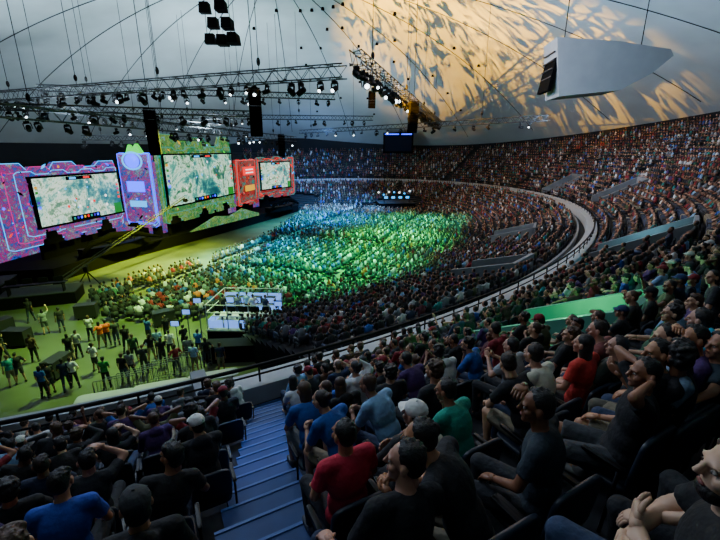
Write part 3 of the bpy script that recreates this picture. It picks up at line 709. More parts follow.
# ---------------------------------------------------------------- stage
pf=MB();pf.prism([(-34,33),(-27.5,34.3),(-25.6,42),(-20,56),(-12,78),(-15.5,83),(-22,76),(-34,48)],0,1.3)
sr=thing('stage','wide black stage platform running below the giant screens','stage',(0,0,0));pf.build('platform',mDark,sr)
mDecor=Mramp('scenic_pink_blue',[(.3,'#05030f'),(.39,'#0a1048'),(.44,'#1868d8'),(.47,'#0a0c38'),(.51,'#b82a88'),(.545,'#200a40'),(.58,'#20a8c0'),(.62,'#c85a34'),(.7,'#0c0a28')],1.3,1.2,'noise',1.0,detail=12,rough=.76)
mDecorR=Mramp('scenic_red_teal',[(.3,'#0a0408'),(.42,'#400a14'),(.48,'#c82820'),(.52,'#0c0810'),(.57,'#18988c'),(.63,'#0a2c3c'),(.72,'#0a0a18')],1.4,1.15,'noise',1.0,detail=12,rough=.76)
mDecor2=Mramp('scenic_garden',[(.3,'#020a06'),(.4,'#083c2e'),(.45,'#2c9050'),(.49,'#06281c'),(.53,'#98b838'),(.56,'#0e4a48'),(.61,'#2fb0c8'),(.66,'#c88a30'),(.74,'#061810')],1.4,1.2,'noise',1.0,detail=12,rough=.78)
mMap=Mramp('screen_pale_map',[(.3,'#0c343c'),(.42,'#2a7078'),(.47,'#6fae9c'),(.51,'#dcefdc'),(.54,'#6f9a78'),(.6,'#245a54'),(.68,'#a8c8b0')],.26,1.6,'noise',.3,detail=12,rough=.76)
mMap2=Mramp('screen_blue_green_map',[(.3,'#062430'),(.42,'#165a60'),(.47,'#4aa088'),(.51,'#c8e4cc'),(.55,'#2f8050'),(.6,'#0c3440'),(.7,'#68a8b0')],.26,1.6,'noise',.5,detail=12,rough=.76)
G=lambda n,c,e:M(n,'#101010',em=c,es=e)
mCy=G('cyan_glow','#18a8ff',2.4);mBl=G('blue_glow','#1030ff',5);mRd=G('red_glow','#ff1c20',1.8);mYe=G('yellow_glow','#ffb818',1.2);mLi=G('lime_glow','#30ff30',1.3);mPu=G('magenta_glow','#e02090',1.2);mOr=G('orange_glow','#ff5a10',1.1);mWh=G('white_glow','#ffffff',2);mGn=G('leaf_glow','#1c9a28',.9);mVi=G('violet_glow','#4018c0',1.3);mTe=G('teal_glow','#12a098',1.1)
bk=thing('stage_backdrop','long dark violet stepped backdrop joining the giant screens','stage decor',(-33.6,33.6,1.3),0)
m=MB();bp_=[(0,0),(1.6,14.2),(5.0,15.2),(8.6,14.8),(11.8,31.8),(13.2,38.6),(18.6,48.8)];ht=[6.2,6.5,7.6,8.4,8.0,6.8,6.0]
for q in range(len(bp_)-1):
    (ax,ay),(bx,by)=bp_[q],bp_[q+1];n3=5
    for w_ in range(n3):
        f0,f1=w_/n3,(w_+1)/n3;hh=ht[q]+R.uniform(-.6,.6);x0,y0,x1,y1=ax+(bx-ax)*f0,ay+(by-ay)*f0,ax+(bx-ax)*f1,ay+(by-ay)*f1
        l=math.hypot(x1-x0,y1-y0);ox_,oy_=-(y1-y0)/l*.5,(x1-x0)/l*.5
        m.prism([(x0+ox_,y0+oy_),(x1+ox_,y1+oy_),(x1+ox_*2,y1+oy_*2),(x0+ox_*2,y0+oy_*2)],0,hh)
m.build('stepped_wall',mDecor,bk)
def led(name,label,p0,p1,z0,z1,dec,mp,marg,hud=True,pal=None,ns=60,neon=None):
    ax,ay=p1[0]-p0[0],p1[1]-p0[1];W=math.hypot(ax,ay);rz=math.atan2(ay,ax)
    r=thing(name,label,'screen' if mp else 'stage decor',(p0[0],p0[1],1.3),rz);zb,zt=z0-1.3,z1-1.3
    ml,mr_,mb_,mt=marg;n_=neon or [mPu,mBl]
    for ly,(f,y0) in enumerate(((1.,.0),(.7,-.16),(.4,-.3))):
        a_,b_,c_,d_=ml*f,mr_*f,mb_*f,mt*f
        X0,X1,Z0,Z1=-a_,W+b_,zb-c_,zt+d_
        top=[(X1,Z1-.5*d_)]
        nstep=5+ly
        for q in range(nstep):
            xa=X1+(X0-X1)*q/nstep;xb=X1+(X0-X1)*(q+.8)/nstep;hz=Z1-(.45*d_ if q%2 else 0)-R.uniform(0,.15)*d_
            top+=[(xa-.1,hz),(xb,hz)]
        top.append((X0,Z1-.4*d_))
        pts=[(X0,Z0+.2),(X0+.5,Z0),(X0+W*.3,Z0),(X0+W*.34,Z0+.25*f),(X1-W*.3,Z0+.25*f),(X1-W*.26,Z0),(X1-.4,Z0),(X1,Z0+.3)]+top
        MB().vprism(pts,y0-.12,y0+.3).build('scenic_surround' if ly==0 else 'inner_surround',dec,r)
        MB().ptube([(x,y0-.14,z) for x,z in pts+pts[:1]],.035,5).build('neon_outline',n_[ly%2],r)
    MB().box((W/2,.45,(zb-mb_)/2),(W*.9,.3,max(.2,zb-mb_))).build('support_base',mDark,r)
    pal=pal or [mPu,mVi,mCy,mBl,mRd,mVi,mYe];sh=MB();c_=0
    while c_<ns:
        x=R.uniform(-ml,W+mr_);z=R.uniform(zb-mb_+.2,zt+mt*.7)
        if mp and -.1<x<W+.1 and zb-.1<z<zt+.1:continue
        c_+=1;sz=R.choice([.05,.08,.12]);sh.cur=R.randrange(len(pal)+3);k=R.choice([4,4,5,6]);a0=.6*R.choice([-1,1])+R.uniform(-.2,.2);asp=R.choice([.25,.4,1,3])
        y=-R.uniform(.44,.5);ca,sa=math.cos(a0),math.sin(a0)
        sh.vprism([(x+sz*(asp*math.cos(6.283*q/k)*ca-math.sin(6.283*q/k)*sa),z+sz*(asp*math.cos(6.283*q/k)*sa+math.sin(6.283*q/k)*ca)) for q in range(k)],y-.05,y)
    sh.build('scenic_glitter',pal+[mDark,mDark,dec],r)['kind']='stuff'
    for q in range(int(W/2.0)):
        x=(W)*(q+.5)/int(W/2.0)+R.uniform(-.3,.3);hh=R.uniform(.6,1.3)*min(1,mb_/1.5);sw=R.uniform(.6,1.0)
        MB().vprism([(x-sw,zb-mb_),(x+sw,zb-mb_),(x+sw*.9,zb-mb_+hh*.6),(x+sw*.5,zb-mb_+hh*.65),(x+sw*.4,zb-mb_+hh),(x-sw*.5,zb-mb_+hh),(x-sw*.6,zb-mb_+hh*.5),(x-sw*.9,zb-mb_+hh*.45)],-.8,-.52).build('scenic_ledge',dec if q%3 else mDark,r)
    if mp:
        MB().box((W/2,-.5,(zb+zt)/2),(W,.3,zt-zb)).build('display',mp,r)
        m=MB()
        for c,d in(((W/2,-.55,zt),(W+.3,.35,.2)),((W/2,-.55,zb),(W+.3,.35,.2)),((0,-.55,(zb+zt)/2),(.2,.35,zt-zb)),((W,-.55,(zb+zt)/2),(.2,.35,zt-zb))):m.box(c,d)
        m.build('bezel',mDark,r)
        if hud:
            m=MB()
            for q in range(16):
                x=W*R.uniform(.2,.8);z=zb+(zt-zb)*R.uniform(.25,.85);m.cur=R.choice([0,0,1,2]);m.tube((x,-.66,z),(x,-.68,z),R.choice([.08,.1,.15]),n=8)
            m.build('unit_markers',[mWh,mRd,mCy],r)['kind']='stuff'
            MB().box((W/2,-.67,zb+.35),(W*.34,.04,.5)).build('status_bar',mDark,r)
            for q in range(8):MB().box((W*.36+W*.28*q/7,-.7,zb+.35),(W*.018,.03,.24)).build('ability_icon',[mTe,mVi,mBl,mYe,mRd][q%5],r)
            MB().box((W*.93,-.67,zb+.65),(W*.1,.04,1.1)).build('corner_map',mGn,r)
            for s in(.035,.965):
                for q in range(5):MB().box((W*s,-.67,zb+(zt-zb)*(.4+.1*q)),(W*.024,.04,(zt-zb)*.05)).build('portrait_tile',[mBl,mVi,mTe,mGn,mYe][q] if s<.5 else [mRd,mOr,mPu,mRd,mWh][q],r)
            MB().box((W*.5,-.67,zt-.3),(W*.3,.04,.35)).build('score_strip',mDark,r)
            MB().box((W*.42,-.7,zt-.3),(W*.07,.03,.18)).build('blue_score',mCy,r);MB().box((W*.58,-.7,zt-.3),(W*.07,.03,.18)).build('red_score',mRd,r)
    return r,W,zb,zt
led('led_screen','left giant screen with pale map in pink and blue surround',(-30.3,36.8),(-28.6,47.4),4.5,9.1,mDecor,mMap,(2.9,.3,1.6,1.4),ns=70,neon=[mCy,mPu])
led('led_screen','tallest central giant screen with blue green map',(-23.4,48.),(-20.4,64.0),4.9,11.0,mDecor2,mMap2,(.2,.4,2.0,2.4),pal=[mGn,mYe,mGn,mLi,mTe,mCy,mGn],ns=90,neon=[mTe,mGn])
led('led_screen','right giant screen, smallest and farthest, beside the red tower',(-18.2,73.2),(-14.1,80),4.6,9.4,mDecorR,mMap,(.3,1.8,1.6,1.),True,ns=50,pal=[mRd,mTe,mCy,mOr],neon=[mTe,mRd])
tw,W,zb,zt=led('stage_tower','scenic tower with blue orb between the left and centre screens',(-28.2,48.9),(-24.2,47.9),3.4,11.0,mDecor,None,(.1,.1,.8,.2),ns=40,pal=[mPu,mVi,mCy,mBl],neon=[mBl,mCy])
MB().ell((W*.55,-.8,zt-.7),(.95,.4,.85)).build('orb',mBl,tw,True);MB().ptube([(W*.55+1.3*math.cos(q*pi/10),-.8,zt-.7+.95*math.sin(q*pi/10)) for q in range(21)],.1,6).build('orb_ring',mCy,tw)
MB().box((W*.55,-.8,zt-3.6),(2.3,.15,1.2)).build('blue_panel',mBl,tw);MB().box((W*.55,-.8,zt-5.6),(2.2,.15,.7)).build('cyan_panel',mCy,tw)
MB().vprism([(W*.25,zt+.1),(W*.38,zt+1.1),(W*.5,zt+.6),(W*.62,zt+1.2),(W*.8,zt+.1)],-.3,.2).build('lime_crest',mLi,tw)
tw,W,zb,zt=led('stage_tower','scenic tower with red panel between centre and right screens',(-19.9,65.6),(-18.7,71.8),3.4,9.8,mDecorR,None,(.0,.0,.8,.2),ns=40,pal=[mRd,mOr,mTe],neon=[mRd,mTe])
MB().box((W/2,-.8,zt-1.6),(4.,.15,1.3)).build('red_panel',mRd,tw)
for q in range(2):MB().box((W/2,-.9,zt-1.4-.5*q),(2.6,.08,.14)).build('white_bar',mWh,tw)
MB().box((W/2,-.8,zt-4.4),(3.2,.15,.9)).build('yellow_panel',mYe,tw)
fr=thing('stage_fascia','low glowing garden coloured fascia along the stage front','stage decor',(-22.0,51.2,0),math.atan2(22,8.4))
MB().vprism([(0,1.3),(2,1.8),(5,2.6),(8,2.2),(11,2.9),(13.5,2.1),(15,1.7),(15,1.3)],-.2,.2).build('panel',mDecor2,fr)
for n_,(x,y) in enumerate(((-26.2,42.0),(-14.4,71.5))):
    r=thing('player_desk','black curved team desk on the stage, %s'%('near the left screen' if n_==0 else 'near the right screen'),'desk',(x,y,1.3),math.atan2(.94,.34))
    m=MB();P2=[(-4+8*q/10,-.5-1.2*math.sin(pi*q/10)) for q in range(11)];m.prism(P2+[(a,b+.8) for a,b in reversed(P2)],0,.78);m.build('desk_body',mDark,r)
    m=MB();m.prism([(a*1.03,b-.08) for a,b in P2]+[(a*1.03,b+.9) for a,b in reversed(P2)],.78,.84);m.build('desk_top',mBlackM,r)
    for q in range(5):
        x_=-3+1.5*q;y_=-.6-1.1*math.sin(pi*(x_+4)/8)
        mo=MB().rbox((x_,y_+.55,1.15),(.56,.05,.34)).box((x_,y_+.55,.92),(.06,.05,.2)).build('monitor',mBlackM,r);MB().box((x_,y_+.585,1.15),(.5,.01,.28)).build('monitor_face',mGlass,mo)
    mm=MB();mm.ptube([(-5,-1,.2),(-4,-1.6,1.4),(-2,-2.2,2.0),(.5,-2.3,1.8),(3,-2.,1.0),(5,-1.2,.4)],[.1,.25,.35,.3,.22,.08],8);mm.build('swoosh_canopy',mBlack,r,True)
jb=thing('camera_crane','long slim dark camera crane arm reaching across the front of the stage','camera crane',(-24.0,33.6,0))
t=MB()
for q in range(3):t.tube((0,0,1.3),(1.1*math.cos(q*2.1),1.1*math.sin(q*2.1),0),.05,n=6)
t.build('tripod',mBlackM,jb);MB().rbox((0,0,1.5),(.4,.4,.5)).build('pivot',mBlackM,jb)
A,B=Vector((-1.,-2.2,.9)),Vector((5.2,9.8,6.6));m=MB();m.tube(A,B,.085,.06,6).tube(A+Vector((0,0,.34)),B+Vector((0,0,.2)),.035,.03,6)
for q in range(14):
    f=q/14;m.tube(A.lerp(B,f),A.lerp(B,f+.035)+Vector((0,0,.3)),.02,n=4)
m.build('arm',mCrane,jb);MB().rbox(A,(.6,.5,.5)).build('counterweight',mBlack,jb);MB().rbox(B-Vector((0,0,.3)),(.4,.5,.35)).tube(B-Vector((0,0,.3))+Vector((0,.2,0)),B+Vector((-.1,.6,-.35)),.1,.12).build('camera_head',mBlack,jb)
# booth
g=ground(240,346)
bt=thing('control_booth','blue-white lit railed control booth with black skirt and slim posts','booth',(g.x,g.y+.1,0),-.05)
MB().box((0,1.6,.45),(4.0,3.2,.9)).build('skirt',mDark,bt);MB().box((0,1.6,.94),(4.1,3.3,.08)).build('deck',mGrey,bt)
for x in(-1.95,-.65,.65,1.95):
    for y in(.05,3.15):
        if abs(x)<1 and y>1:continue
        MB().tube((x,y,.95),(x,y,2.6),.035,n=8).build('post',mTable,bt)
m=MB()
for a,b in(((-1.95,.05),(1.95,.05)),((1.95,.05),(1.95,3.15)),((1.95,3.15),(-1.95,3.15)),((-1.95,3.15),(-1.95,.05))):
    for z in(2.6,2.1):m.tube(a+(z,),b+(z,),.025,n=6)
m.build('frame_rails',mTable,bt)
for q in range(4):MB().box((-1.45+q*.97,.1,1.35),(.86,.03,.5)).build('front_glowing_glass',mGlass,bt)  # booth glass glows by itself to make the booth look lit
for q in range(3):MB().box((-1.9,.6+q*1.,1.35),(.03,.86,.5)).build('side_glowing_glass',mGlass,bt)
for q in range(4):MB().box((-1.45+q*.97,3.1,1.7),(.86,.03,1.2)).build('rear_glowing_glass',mGlass,bt)
MB().box((0,.8,1.7),(3.6,.7,.05)).build('desk',mTable,bt)
for q in range(5):
    mo=MB().rbox((-1.5+q*.75,.95,2.0),(.6,.05,.38)).box((-1.5+q*.75,.95,1.76),(.08,.1,.12)).build('monitor',mBlackM,bt);MB().box((-1.5+q*.75,.985,2.0),(.54,.01,.32)).build('monitor_face',mGlass,mo)
    MB().rbox((-1.5+q*.75,.62,1.8),(.3,.2,.16)).build('control_box',mCase,bt)
MB().box((0,2.7,1.7),(3.6,.5,.05)).build('rear_desk',mTable,bt)
for q in range(4):
    mo=MB().rbox((-1.4+q*.9,2.7,1.98),(.65,.4,.5)).build('equipment_rack',mCase,bt);MB().box((-1.4+q*.9,2.49,2.0),(.5,.01,.35)).build('rack_display',mGlass,mo)
for q,(x,y,pz,cn,cc) in enumerate(((-1.4,1.75,'hold','black','#101013'),(-.5,1.9,'side','grey','#70757c'),(.5,1.8,'hips','white','#c9cbcc'),(1.3,1.65,'hold','navy','#17233f'),(.0,2.25,'side','pale blue','#8fb0dd'))):
    person(ST[pz],(g.x+x,g.y+y,.98),R.uniform(-.6,.8),R.choice(SK),('tshirt',cc),BOTS[0],('short',R.choice(HC)),'person in %s t-shirt standing inside the blue-white lit control booth'%cn)
m=thing('black_counter','black draped counter in front of the control booth','counter',(-7.0,20.6,0),.1)
MB().box((0,0,.5),(3.4,.9,1.0)).build('drape',mDark,m);MB().box((0,0,1.03),(3.6,1.05,.06)).build('top',mBlackM,m)
for n_,(u,v,rz,l) in enumerate(((215,388,.35,2.4),(163,399,.35,2.4),(108,410,.3,2.4))):
    p=ground(u,v);r=thing('folding_table','long white topped table on the floor, %s from the booth'%ordn(n_+1),'table',(p.x,p.y,0),rz)
    MB().rbox((0,0,.74),(l,.8,.05)).build('table_top',mTable,r)
    for sx in(-1,1):
        for sy in(-1,1):MB().tube((sx*(l/2-.3),sy*.3,.72),(sx*(l/2-.3),sy*.32,0),.022,n=6).build('leg',mBlackM,r)
for n_,(u,v) in enumerate(((20,345),(88,318),(165,325),(190,404),(2,335),(60,375))):
    p=ground(u,v);r=thing('road_case','black wheeled road case on the floor, %s from the left'%ordn(1+sorted([20,88,165,190,2,60]).index(u)),'case',(p.x,p.y,0),.3*n_)
    MB().box((0,0,.55),(1.3,.7,.85)).build('body',mCase,r);MB().box((0,0,1.02),(1.32,.72,.1)).build('lid',mCase,r)
    e=MB()
    for sx in(-1,1):
        for sy in(-1,1):e.tube((sx*.65,sy*.35,.12),(sx*.65,sy*.35,1.07),.02,n=5)
    e.build('metal_edges',mAlu,r)
    for sx in(-1,1):
        for sy in(-1,1):MB().tube((sx*.5-.03,sy*.27,.06),(sx*.5+.03,sy*.27,.06),.06,n=8).build('wheel',mBlack,r)
for n_,(u,v,hh) in enumerate(((192,352,2.6),(203,344,2.9),(181,362,2.4),(281,346,2.8))):
    p=ground(u,v);r=thing('light_stand','slim tripod light stand with blue-white lamp, %s near the booth'%ordn(n_+1),'light stand',(p.x,p.y,0))
    MB().tube((0,0,.3),(0,0,hh),.03,n=6).build('pole',mSteel,r)
    for q in range(3):MB().tube((0,0,.9),(.6*math.cos(q*2.1),.6*math.sin(q*2.1),0),.018,n=5).build('leg',mSteel,r)
    MB().rbox((0,0,hh),(.5,.15,.35)).build('lamp_housing',mBlackM,r);MB().box((0,-.09,hh),(.42,.02,.27)).build('lamp_face',mGlass,r)
for n_ in range(8):
    p=ground(118+n_*11,398-n_*4.2);r=thing('crowd_barrier','grey metal crowd barrier section, %s from the left'%ordn(n_+1),'barrier',(p.x,p.y,0),.35)
    m=MB();m.ptube([(-.9,0,.1),(-.9,0,1.0),(-.85,0,1.08),(.85,0,1.08),(.9,0,1.0),(.9,0,.1)],.022,6).tube((-.9,0,.2),(.9,0,.2),.018,n=6)
    m.build('frame',mSteel,r);m=MB()
    for q in range(11):m.tube((-.75+.15*q,0,.2),(-.75+.15*q,0,1.07),.009,n=4)
    m.build('bars',mSteel,r)
    for s in(-1,1):MB().box((s*.7,0,.05),(.06,.6,.03)).build('foot',mSteel,r)
for lab,(x,y),(a,b,c),rz,cl in (('black draped production riser left of the crane',(-25.0,29.6),(5,2.4,.9),.35,0),('low black riser at the far left edge of floor',(-31.5,30),(6,3,1.3),.35,0),('far production riser with bright lights beyond the floor crowd',(7,80),(7,5,1.6),.1,0)):
    r=thing('riser',lab,'riser',(x,y,0),rz);MB().box((0,0,c/2),(a,b,c)).build('skirt',mDark,r);MB().box((0,0,c+.04),(a+.1,b+.1,.08)).build('deck',mConc,r)
    MB().box((0,-b*.3,c+.8),(a*.8,.6,.06)).box((-a*.35,-b*.3,c+.4),(.06,.5,.75)).box((a*.35,-b*.3,c+.4),(.06,.5,.75)).build('desk',mBlackM,r)
    for q in range(4):MB().rbox((-a*.3+a*.2*q,-b*.3,c+1.08),(.7,.06,.42)).build('monitor',mBlackM if y<60 else mCy,r)
    if y>60:
        for q in range(7):
            hh=c+1.2+.7*R.random();MB().tube((-a*.45+a*.15*q,b*.3,c),(-a*.45+a*.15*q,b*.3,hh),.03,n=5).build('lamp_pole',mBlackM,r);MB().ell((-a*.45+a*.15*q,b*.3-.1,hh+.1),(.2,.14,.18)).build('flood_lamp',mCy if q%2 else mWh,r)
vb=thing('video_board','dark square video board hanging at the far end wall','video board',at(398,150,94)+Vector((0,0,-1.0)),-.1)
MB().box((0,0,2.6),(7,.6,4.6)).build('cabinet',mBlack,vb);MB().box((0,-.34,2.4),(6.2,.06,3.4)).build('display',M('dim_blue_display','#020408',em='#081838',es=.15,spec=.05),vb);MB().box((0,-.36,4.5),(6.2,.06,.22)).build('header_strip',mBl,vb)
# ---------------------------------------------------------------- rigging
def truss(p0,p1,s,label):
    p0,p1=Vector(p0),Vector(p1);d=(p1-p0);Ln=d.length;d.normalize();a=d.cross(Vector((0,0,1))).normalized();b=Vector((0,0,1))
    r=thing('truss',label,'truss',p0);cs=[a*s/2*x+b*s/2*y for x,y in((-1,-1),(1,-1),(1,1),(-1,1))]
    for c in cs:MB().tube(c,c+d*Ln,.045,n=5).build('chord',mAlu,r)
    m=MB();n=int(Ln/(s*.9))
    for q in range(n):
        for w in range(4):
            A_,B_=cs[w],cs[(w+1)%4]
            if q%2:A_,B_=B_,A_
            m.tube(A_+d*Ln*q/n,B_+d*Ln*(q+1)/n,.025,n=4)
    m.build('lattice',mAlu,r)
    return p0,p1,s
TR=[truss((-36,42.4,16.5),(-1.0,28.6,16.4),.8,'longest lattice truss crossing the upper left of the hall'),
truss((-.3,28.8,17.3),(16.5,88,16.8),.8,'receding lattice truss lined with black lights above the audience'),
truss((-12,85,15),(21.5,48.5,15),.6,'thin lattice truss crossing beyond the receding one'),
truss((-23,25,13.9),(-12,77,13.4),.8,'lattice truss hanging along the stage front'),
truss((-31,38,15.4),(-19,79,14.8),.7,'rear lattice truss directly above the giant screens'),
truss((-34,46,17.8),(-3,52,17.6),.6,'lattice truss crossing the hall behind the longest truss'),
truss((-32,33,14.8),(-10,41,14.8),.5,'slender low truss at the far upper left'),
truss((-30,62,16.2),(2,66,16.2),.6,'distant lattice truss over the centre screen'),
truss((-33,50,12.9),(-20,54,12.9),.5,'short low cross truss above the centre screen')]
def mh():
    r=thing('moving_head_light','x','stage light')
    MB().rbox((0,0,-.12),(.42,.3,.2)).tube((0,0,-.05),(0,0,.1),.03,n=6).build('base',mBlackM,r)
    MB().box((.26,0,-.42),(.06,.12,.5)).box((-.26,0,-.42),(.06,.12,.5)).box((0,0,-.22),(.56,.12,.06)).build('yoke',mBlackM,r)
    MB().ptube([(0,-.3,-.72),(0,-.22,-.68),(0,.05,-.55),(0,.25,-.45),(0,.3,-.43)],[.19,.19,.2,.17,.1],12).build('lamp_head',mBlackM,r,True)
    l=MB().ptube([(0,-.31,-.725),(0,-.33,-.735)],[.13,.11],12).build('lens',mLens,r);l.color=(0,0,0,1)
    return r
MH=mh();fm=[True]
tn_=['longest upper left truss','receding truss','thin far truss','stage front truss','rear screen truss','truss behind the longest one','slender low truss','distant centre truss','short low cross truss']
for ti_,(p0,p1,s) in enumerate(TR):
    cnt={0:30,1:42,2:18,3:28,4:20,5:18,6:16,7:16,8:8}[ti_]
    for q in range(cnt):
        f=(q+.5+R.uniform(-.45,.45))/cnt
        if ti_==1:f=f**1.3
        p=p0.lerp(p1,f)+Vector((R.uniform(-.1,.1),0,-s/2-.1));lit=R.random()<(.26 if ti_ in(0,3) else .14)
        lab='%s moving head light hanging from the %s'%('lit white' if lit else 'unlit black',tn_[ti_])
        rot=(R.uniform(-.3,.3),R.uniform(-.2,.2),R.uniform(0,6.28) if not lit else R.uniform(-.5,.5))
        gp=('lit' if lit else 'unlit')+' lights on the '+tn_[ti_]
        if fm[0]:o=MH;fm[0]=False;o.location=p;o.rotation_euler=rot;o['label']=lab;o['group']=gp
        else:o=dup(MH,p,rot,lab,gp,R.uniform(.65,1.1)*(1.25 if ti_==1 else 1))
        for c in o.children:
            if c.name.startswith('lens'):c.color=(.8,.92,1,1) if lit else (0,0,0,1)
    for q in range(4 if ti_<5 else 2):
        p=p0.lerp(p1,(q+.3)/(4 if ti_<5 else 2));zc=ceilz(p.x,p.y)
        tag(MB().tube((0,0,s/2),(0,0,zc-p.z-.02),.025,n=5).ell((0,0,1.0),(.14,.14,.28)).build('hoist_chain',mBlackM,loc=p),'thin black hoist chain above the '+tn_[ti_],'chain','hoist chains of the '+tn_[ti_])
def larr(p,n,w,h,label,rz):
    r=thing('line_array_speaker',label,'speaker',p,rz);y=0;z=0;a=.0
    for q in range(n):
        m=MB();rot=Matrix.Rotation(a,3,'X');m.box((0,y,z-h/2),(w,.5,h*.94),rot);m.build('cabinet',mBlack,r);z-=h*math.cos(a);y+=h*math.sin(a)*.8;a+=.04
    MB().box((0,0,.1),(w*.9,.6,.1)).build('fly_frame',mBlackM,r)
    zc=ceilz(p[0],p[1])-p[2]
    MB().tube((0,0,.1),(0,0,zc),.03,n=5).build('suspension_cable',mBlackM,r)
larr(at(254,90,31),9,.95,.38,'largest black line array hanging below the longest truss',.3)
larr(at(149,110,33),10,.9,.36,'black line array hanging in front of the blue orb tower',.3)
larr(at(414,103,43),8,1.0,.38,'black line array hanging under the receding truss',.3)
larr(at(281,135,62),8,1.0,.4,'small black line array right of the centre screen',.3)
larr(at(372,92,60),6,1.0,.38,'short black line array in the middle distance',.3)
ck=at(215,8,38);r=thing('speaker_cluster','cluster of black loudspeakers hanging near the dome centre','speaker',ck)
for q,(x,z,a) in enumerate(((-1,0,.2),(.6,.1,-.2),(-.3,-1.3,.1),(1.1,-1.4,-.3),(-.8,-2.6,.4),(.5,-2.8,-.2),(1.6,-2.7,-.5))):
    MB().vprism([(x-.5,z-.42),(x+.5,z-.42),(x+.42,z+.46),(x-.42,z+.46)],-.5+a,.5).build('cabinet',mBlack,r)
m=MB().tube((-1,0,1),(1.5,0,1),.05,n=6)
for x in(-1,0,1.3):m.tube((x,0,-2.6),(x,0,min(ceilz(ck.x,ck.y)-ck.z,9)),.035,n=5)
m.build('hanging_frame',mBlackM,r)
p=at(598,72,33);r=thing('projector_housing','large pale grey wedge shaped housing hung from the dome at upper right','housing',p,-.1)
MB().vprism([(-4.1,2.3),(.5,1.9),(4.4,1.25),(4.7,.8),(3.4,-.4),(1.2,-1.6),(-3.4,-2.0)],-1.6,1.6).build('shell',mHous,r)
m=MB();m.box((0,0,0),(.3,2.7,3.4),Matrix.Rotation(.16,3,'Y'));o=m.build('dark_opening',mBlack,r);o.location=(-3.85,0,.15)
m=MB()
for q in range(5):m.box((0,0,-1.2+.6*q),(.12,2.5,.08))
o=m.build('louvre',mAlu,r);o.location=(-4.05,0,.15)
m=MB()
for x in(-3,3):m.tube((x,0,1.2),(x,0,ceilz(p.x+x,p.y)-p.z),.04,n=5)
m.build('hanger_rods',mBlackM,r)
for q in range(46):
    a=math.radians(R.choice([98,90,82,74,66,58,110,122,50,35]));rr=R.choice([12,18,24,30,36,42,48]);x,y=CX+rr*math.cos(a),CY+rr*math.sin(a)
    tag(MB().tube((0,0,-.25),(0,0,.1),.25,.18,10).build('ceiling_downlight',mBlack,loc=(x,y,ceilz(x,y)-.1)),'small dark round fixture on the white dome','ceiling light','dark fixtures dotted over the dome')
# ---------------------------------------------------------------- lights
def look(o,t):
    d=Vector(t)-o.location;o.rotation_euler=d.to_track_quat('-Z','Y').to_euler()
def spot(loc,tgt,en,col,ang,blend=1.,sz=.4):
    l=bpy.data.lights.new('spot_lamp','SPOT');l.energy=en;l.color=col;l.spot_size=math.radians(ang);l.spot_blend=blend;l.shadow_soft_size=sz
    o=bpy.data.objects.new('spot_lamp',l);C.objects.link(o);o.location=loc;look(o,tgt);return o
def area(loc,tgt,en,col,sz):
    l=bpy.data.lights.new('area_lamp','AREA');l.energy=en;l.color=col;l.size=sz;o=bpy.data.objects.new('area_lamp',l);C.objects.link(o);o.location=loc;look(o,tgt);return o
spot((-26,40,14),(-28,54,29),30000,(.66,.88,1),170,.8,1)
spot((-22,64,13),(-26,68,29),24000,(.66,.88,1),170,.8,1)
spot((-2,78,12),(-4,86,24),7000,(.6,.82,1),170,.8,1)
spot((20,46,13),(32,54,26),8000,(.5,.72,1),170,.8,1)
spot((6,26,17),(16,36,28),7000,(.48,.7,1),170,.8,1)
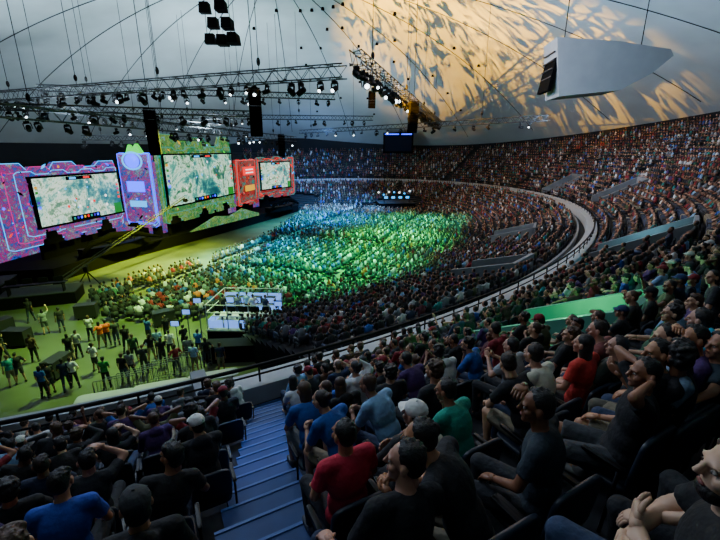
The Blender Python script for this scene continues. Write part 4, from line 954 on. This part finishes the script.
def gobo(loc,tgt,en,ang,sc,rot,lo,hi,bl):
    g=spot(loc,tgt,en,(1,.44,.0),ang,bl,.05)
    l=g.data;l.use_nodes=True;nt=l.node_tree;em=nt.nodes['Emission'];tc=nd(nt,'ShaderNodeTexCoord');mp=nd(nt,'ShaderNodeMapping');mp.inputs['Scale'].default_value=sc;mp.inputs['Rotation'].default_value=(0,0,rot)
    no=nd(nt,'ShaderNodeTexNoise');no.inputs['Scale'].default_value=1.6;no.inputs['Distortion'].default_value=1.6;no.inputs['Detail'].default_value=2;cr=nd(nt,'ShaderNodeValToRGB');cr.color_ramp.elements[0].position=lo;cr.color_ramp.elements[1].position=hi
    cr.color_ramp.elements[0].color=(.02,.02,.02,1)
    nt.links.new(tc.outputs['Normal'],mp.inputs['Vector']);nt.links.new(mp.outputs['Vector'],no.inputs['Vector']);nt.links.new(no.outputs['Fac'],cr.inputs['Fac']);nt.links.new(cr.outputs['Color'],em.inputs['Strength'])
gobo((-2,42,15),(8,66,27),330000,54,(16,5,5),.7,.43,.5,.7)
gobo((-2,42,15),(24,60,24.5),380000,46,(16,5,5),.7,.45,.53,.9)
spot((3,72,16),(-3,76,0),110000,(.08,.4,1),85)
spot((-2,60,16),(-6,62,0),150000,(.0,.5,1),75)
spot((10,58,16),(8,60,0),110000,(.03,1,.4),70)
spot((6,48,16),(4,48,0),170000,(.05,1,.2),70)
spot((0,38,16),(-2,36,0),150000,(.05,1,.25),75)
spot((-16,36,14),(-20,40,0),115000,(.8,1,.04),80)
spot((-12,24,14),(-15,25,0),30000,(.5,1,.2),95)
spot((-12,45,14),(-11,42,0),120000,(.0,.7,.95),75)
spot((-6,74,15),(-10,96,8),40000,(.15,.4,1),80)
spot((2,50,20),(34,60,9),24000,(.95,.75,.75),90)
spot((2,45,20),(28,34,9),15000,(.9,.8,.85),90)
area((6,30,22),(14,28,5),2400,(.9,.85,.95),10)  # soft fill added to reveal the crowd on the right
area((-8,14,19),(2,3,9),700,(.7,.82,1),4)
area((-4,4,17),(3,3,9),120,(.7,.82,1),3)
area((-14,16,16),(-4,4,8),330,(.35,.5,1),4)
spot((-2,14,16),(-1.6,6,7),3600,(.1,.3,1),22)
spot((-6,22,17),(-2,11.5,5),2600,(.75,.88,1),70)  # added to brighten the near parapet, no visible source
spot((-10,24.5,9),(-7.4,24,1.5),1800,(.5,.75,1),50)
wd=bpy.data.worlds.new('World');bpy.context.scene.world=wd;wd.use_nodes=True;wd.node_tree.nodes['Background'].inputs[0].default_value=(.15,.25,.5,1);wd.node_tree.nodes['Background'].inputs[1].default_value=.04
cam=bpy.data.cameras.new('Camera');co=bpy.data.objects.new('Camera',cam);C.objects.link(co);co.location=(0,0,H);co.rotation_euler=(pi/2-PT,0,0);cam.lens=20;cam.sensor_width=36;cam.clip_end=500
cam.clip_start=.05
bpy.context.scene.camera=co
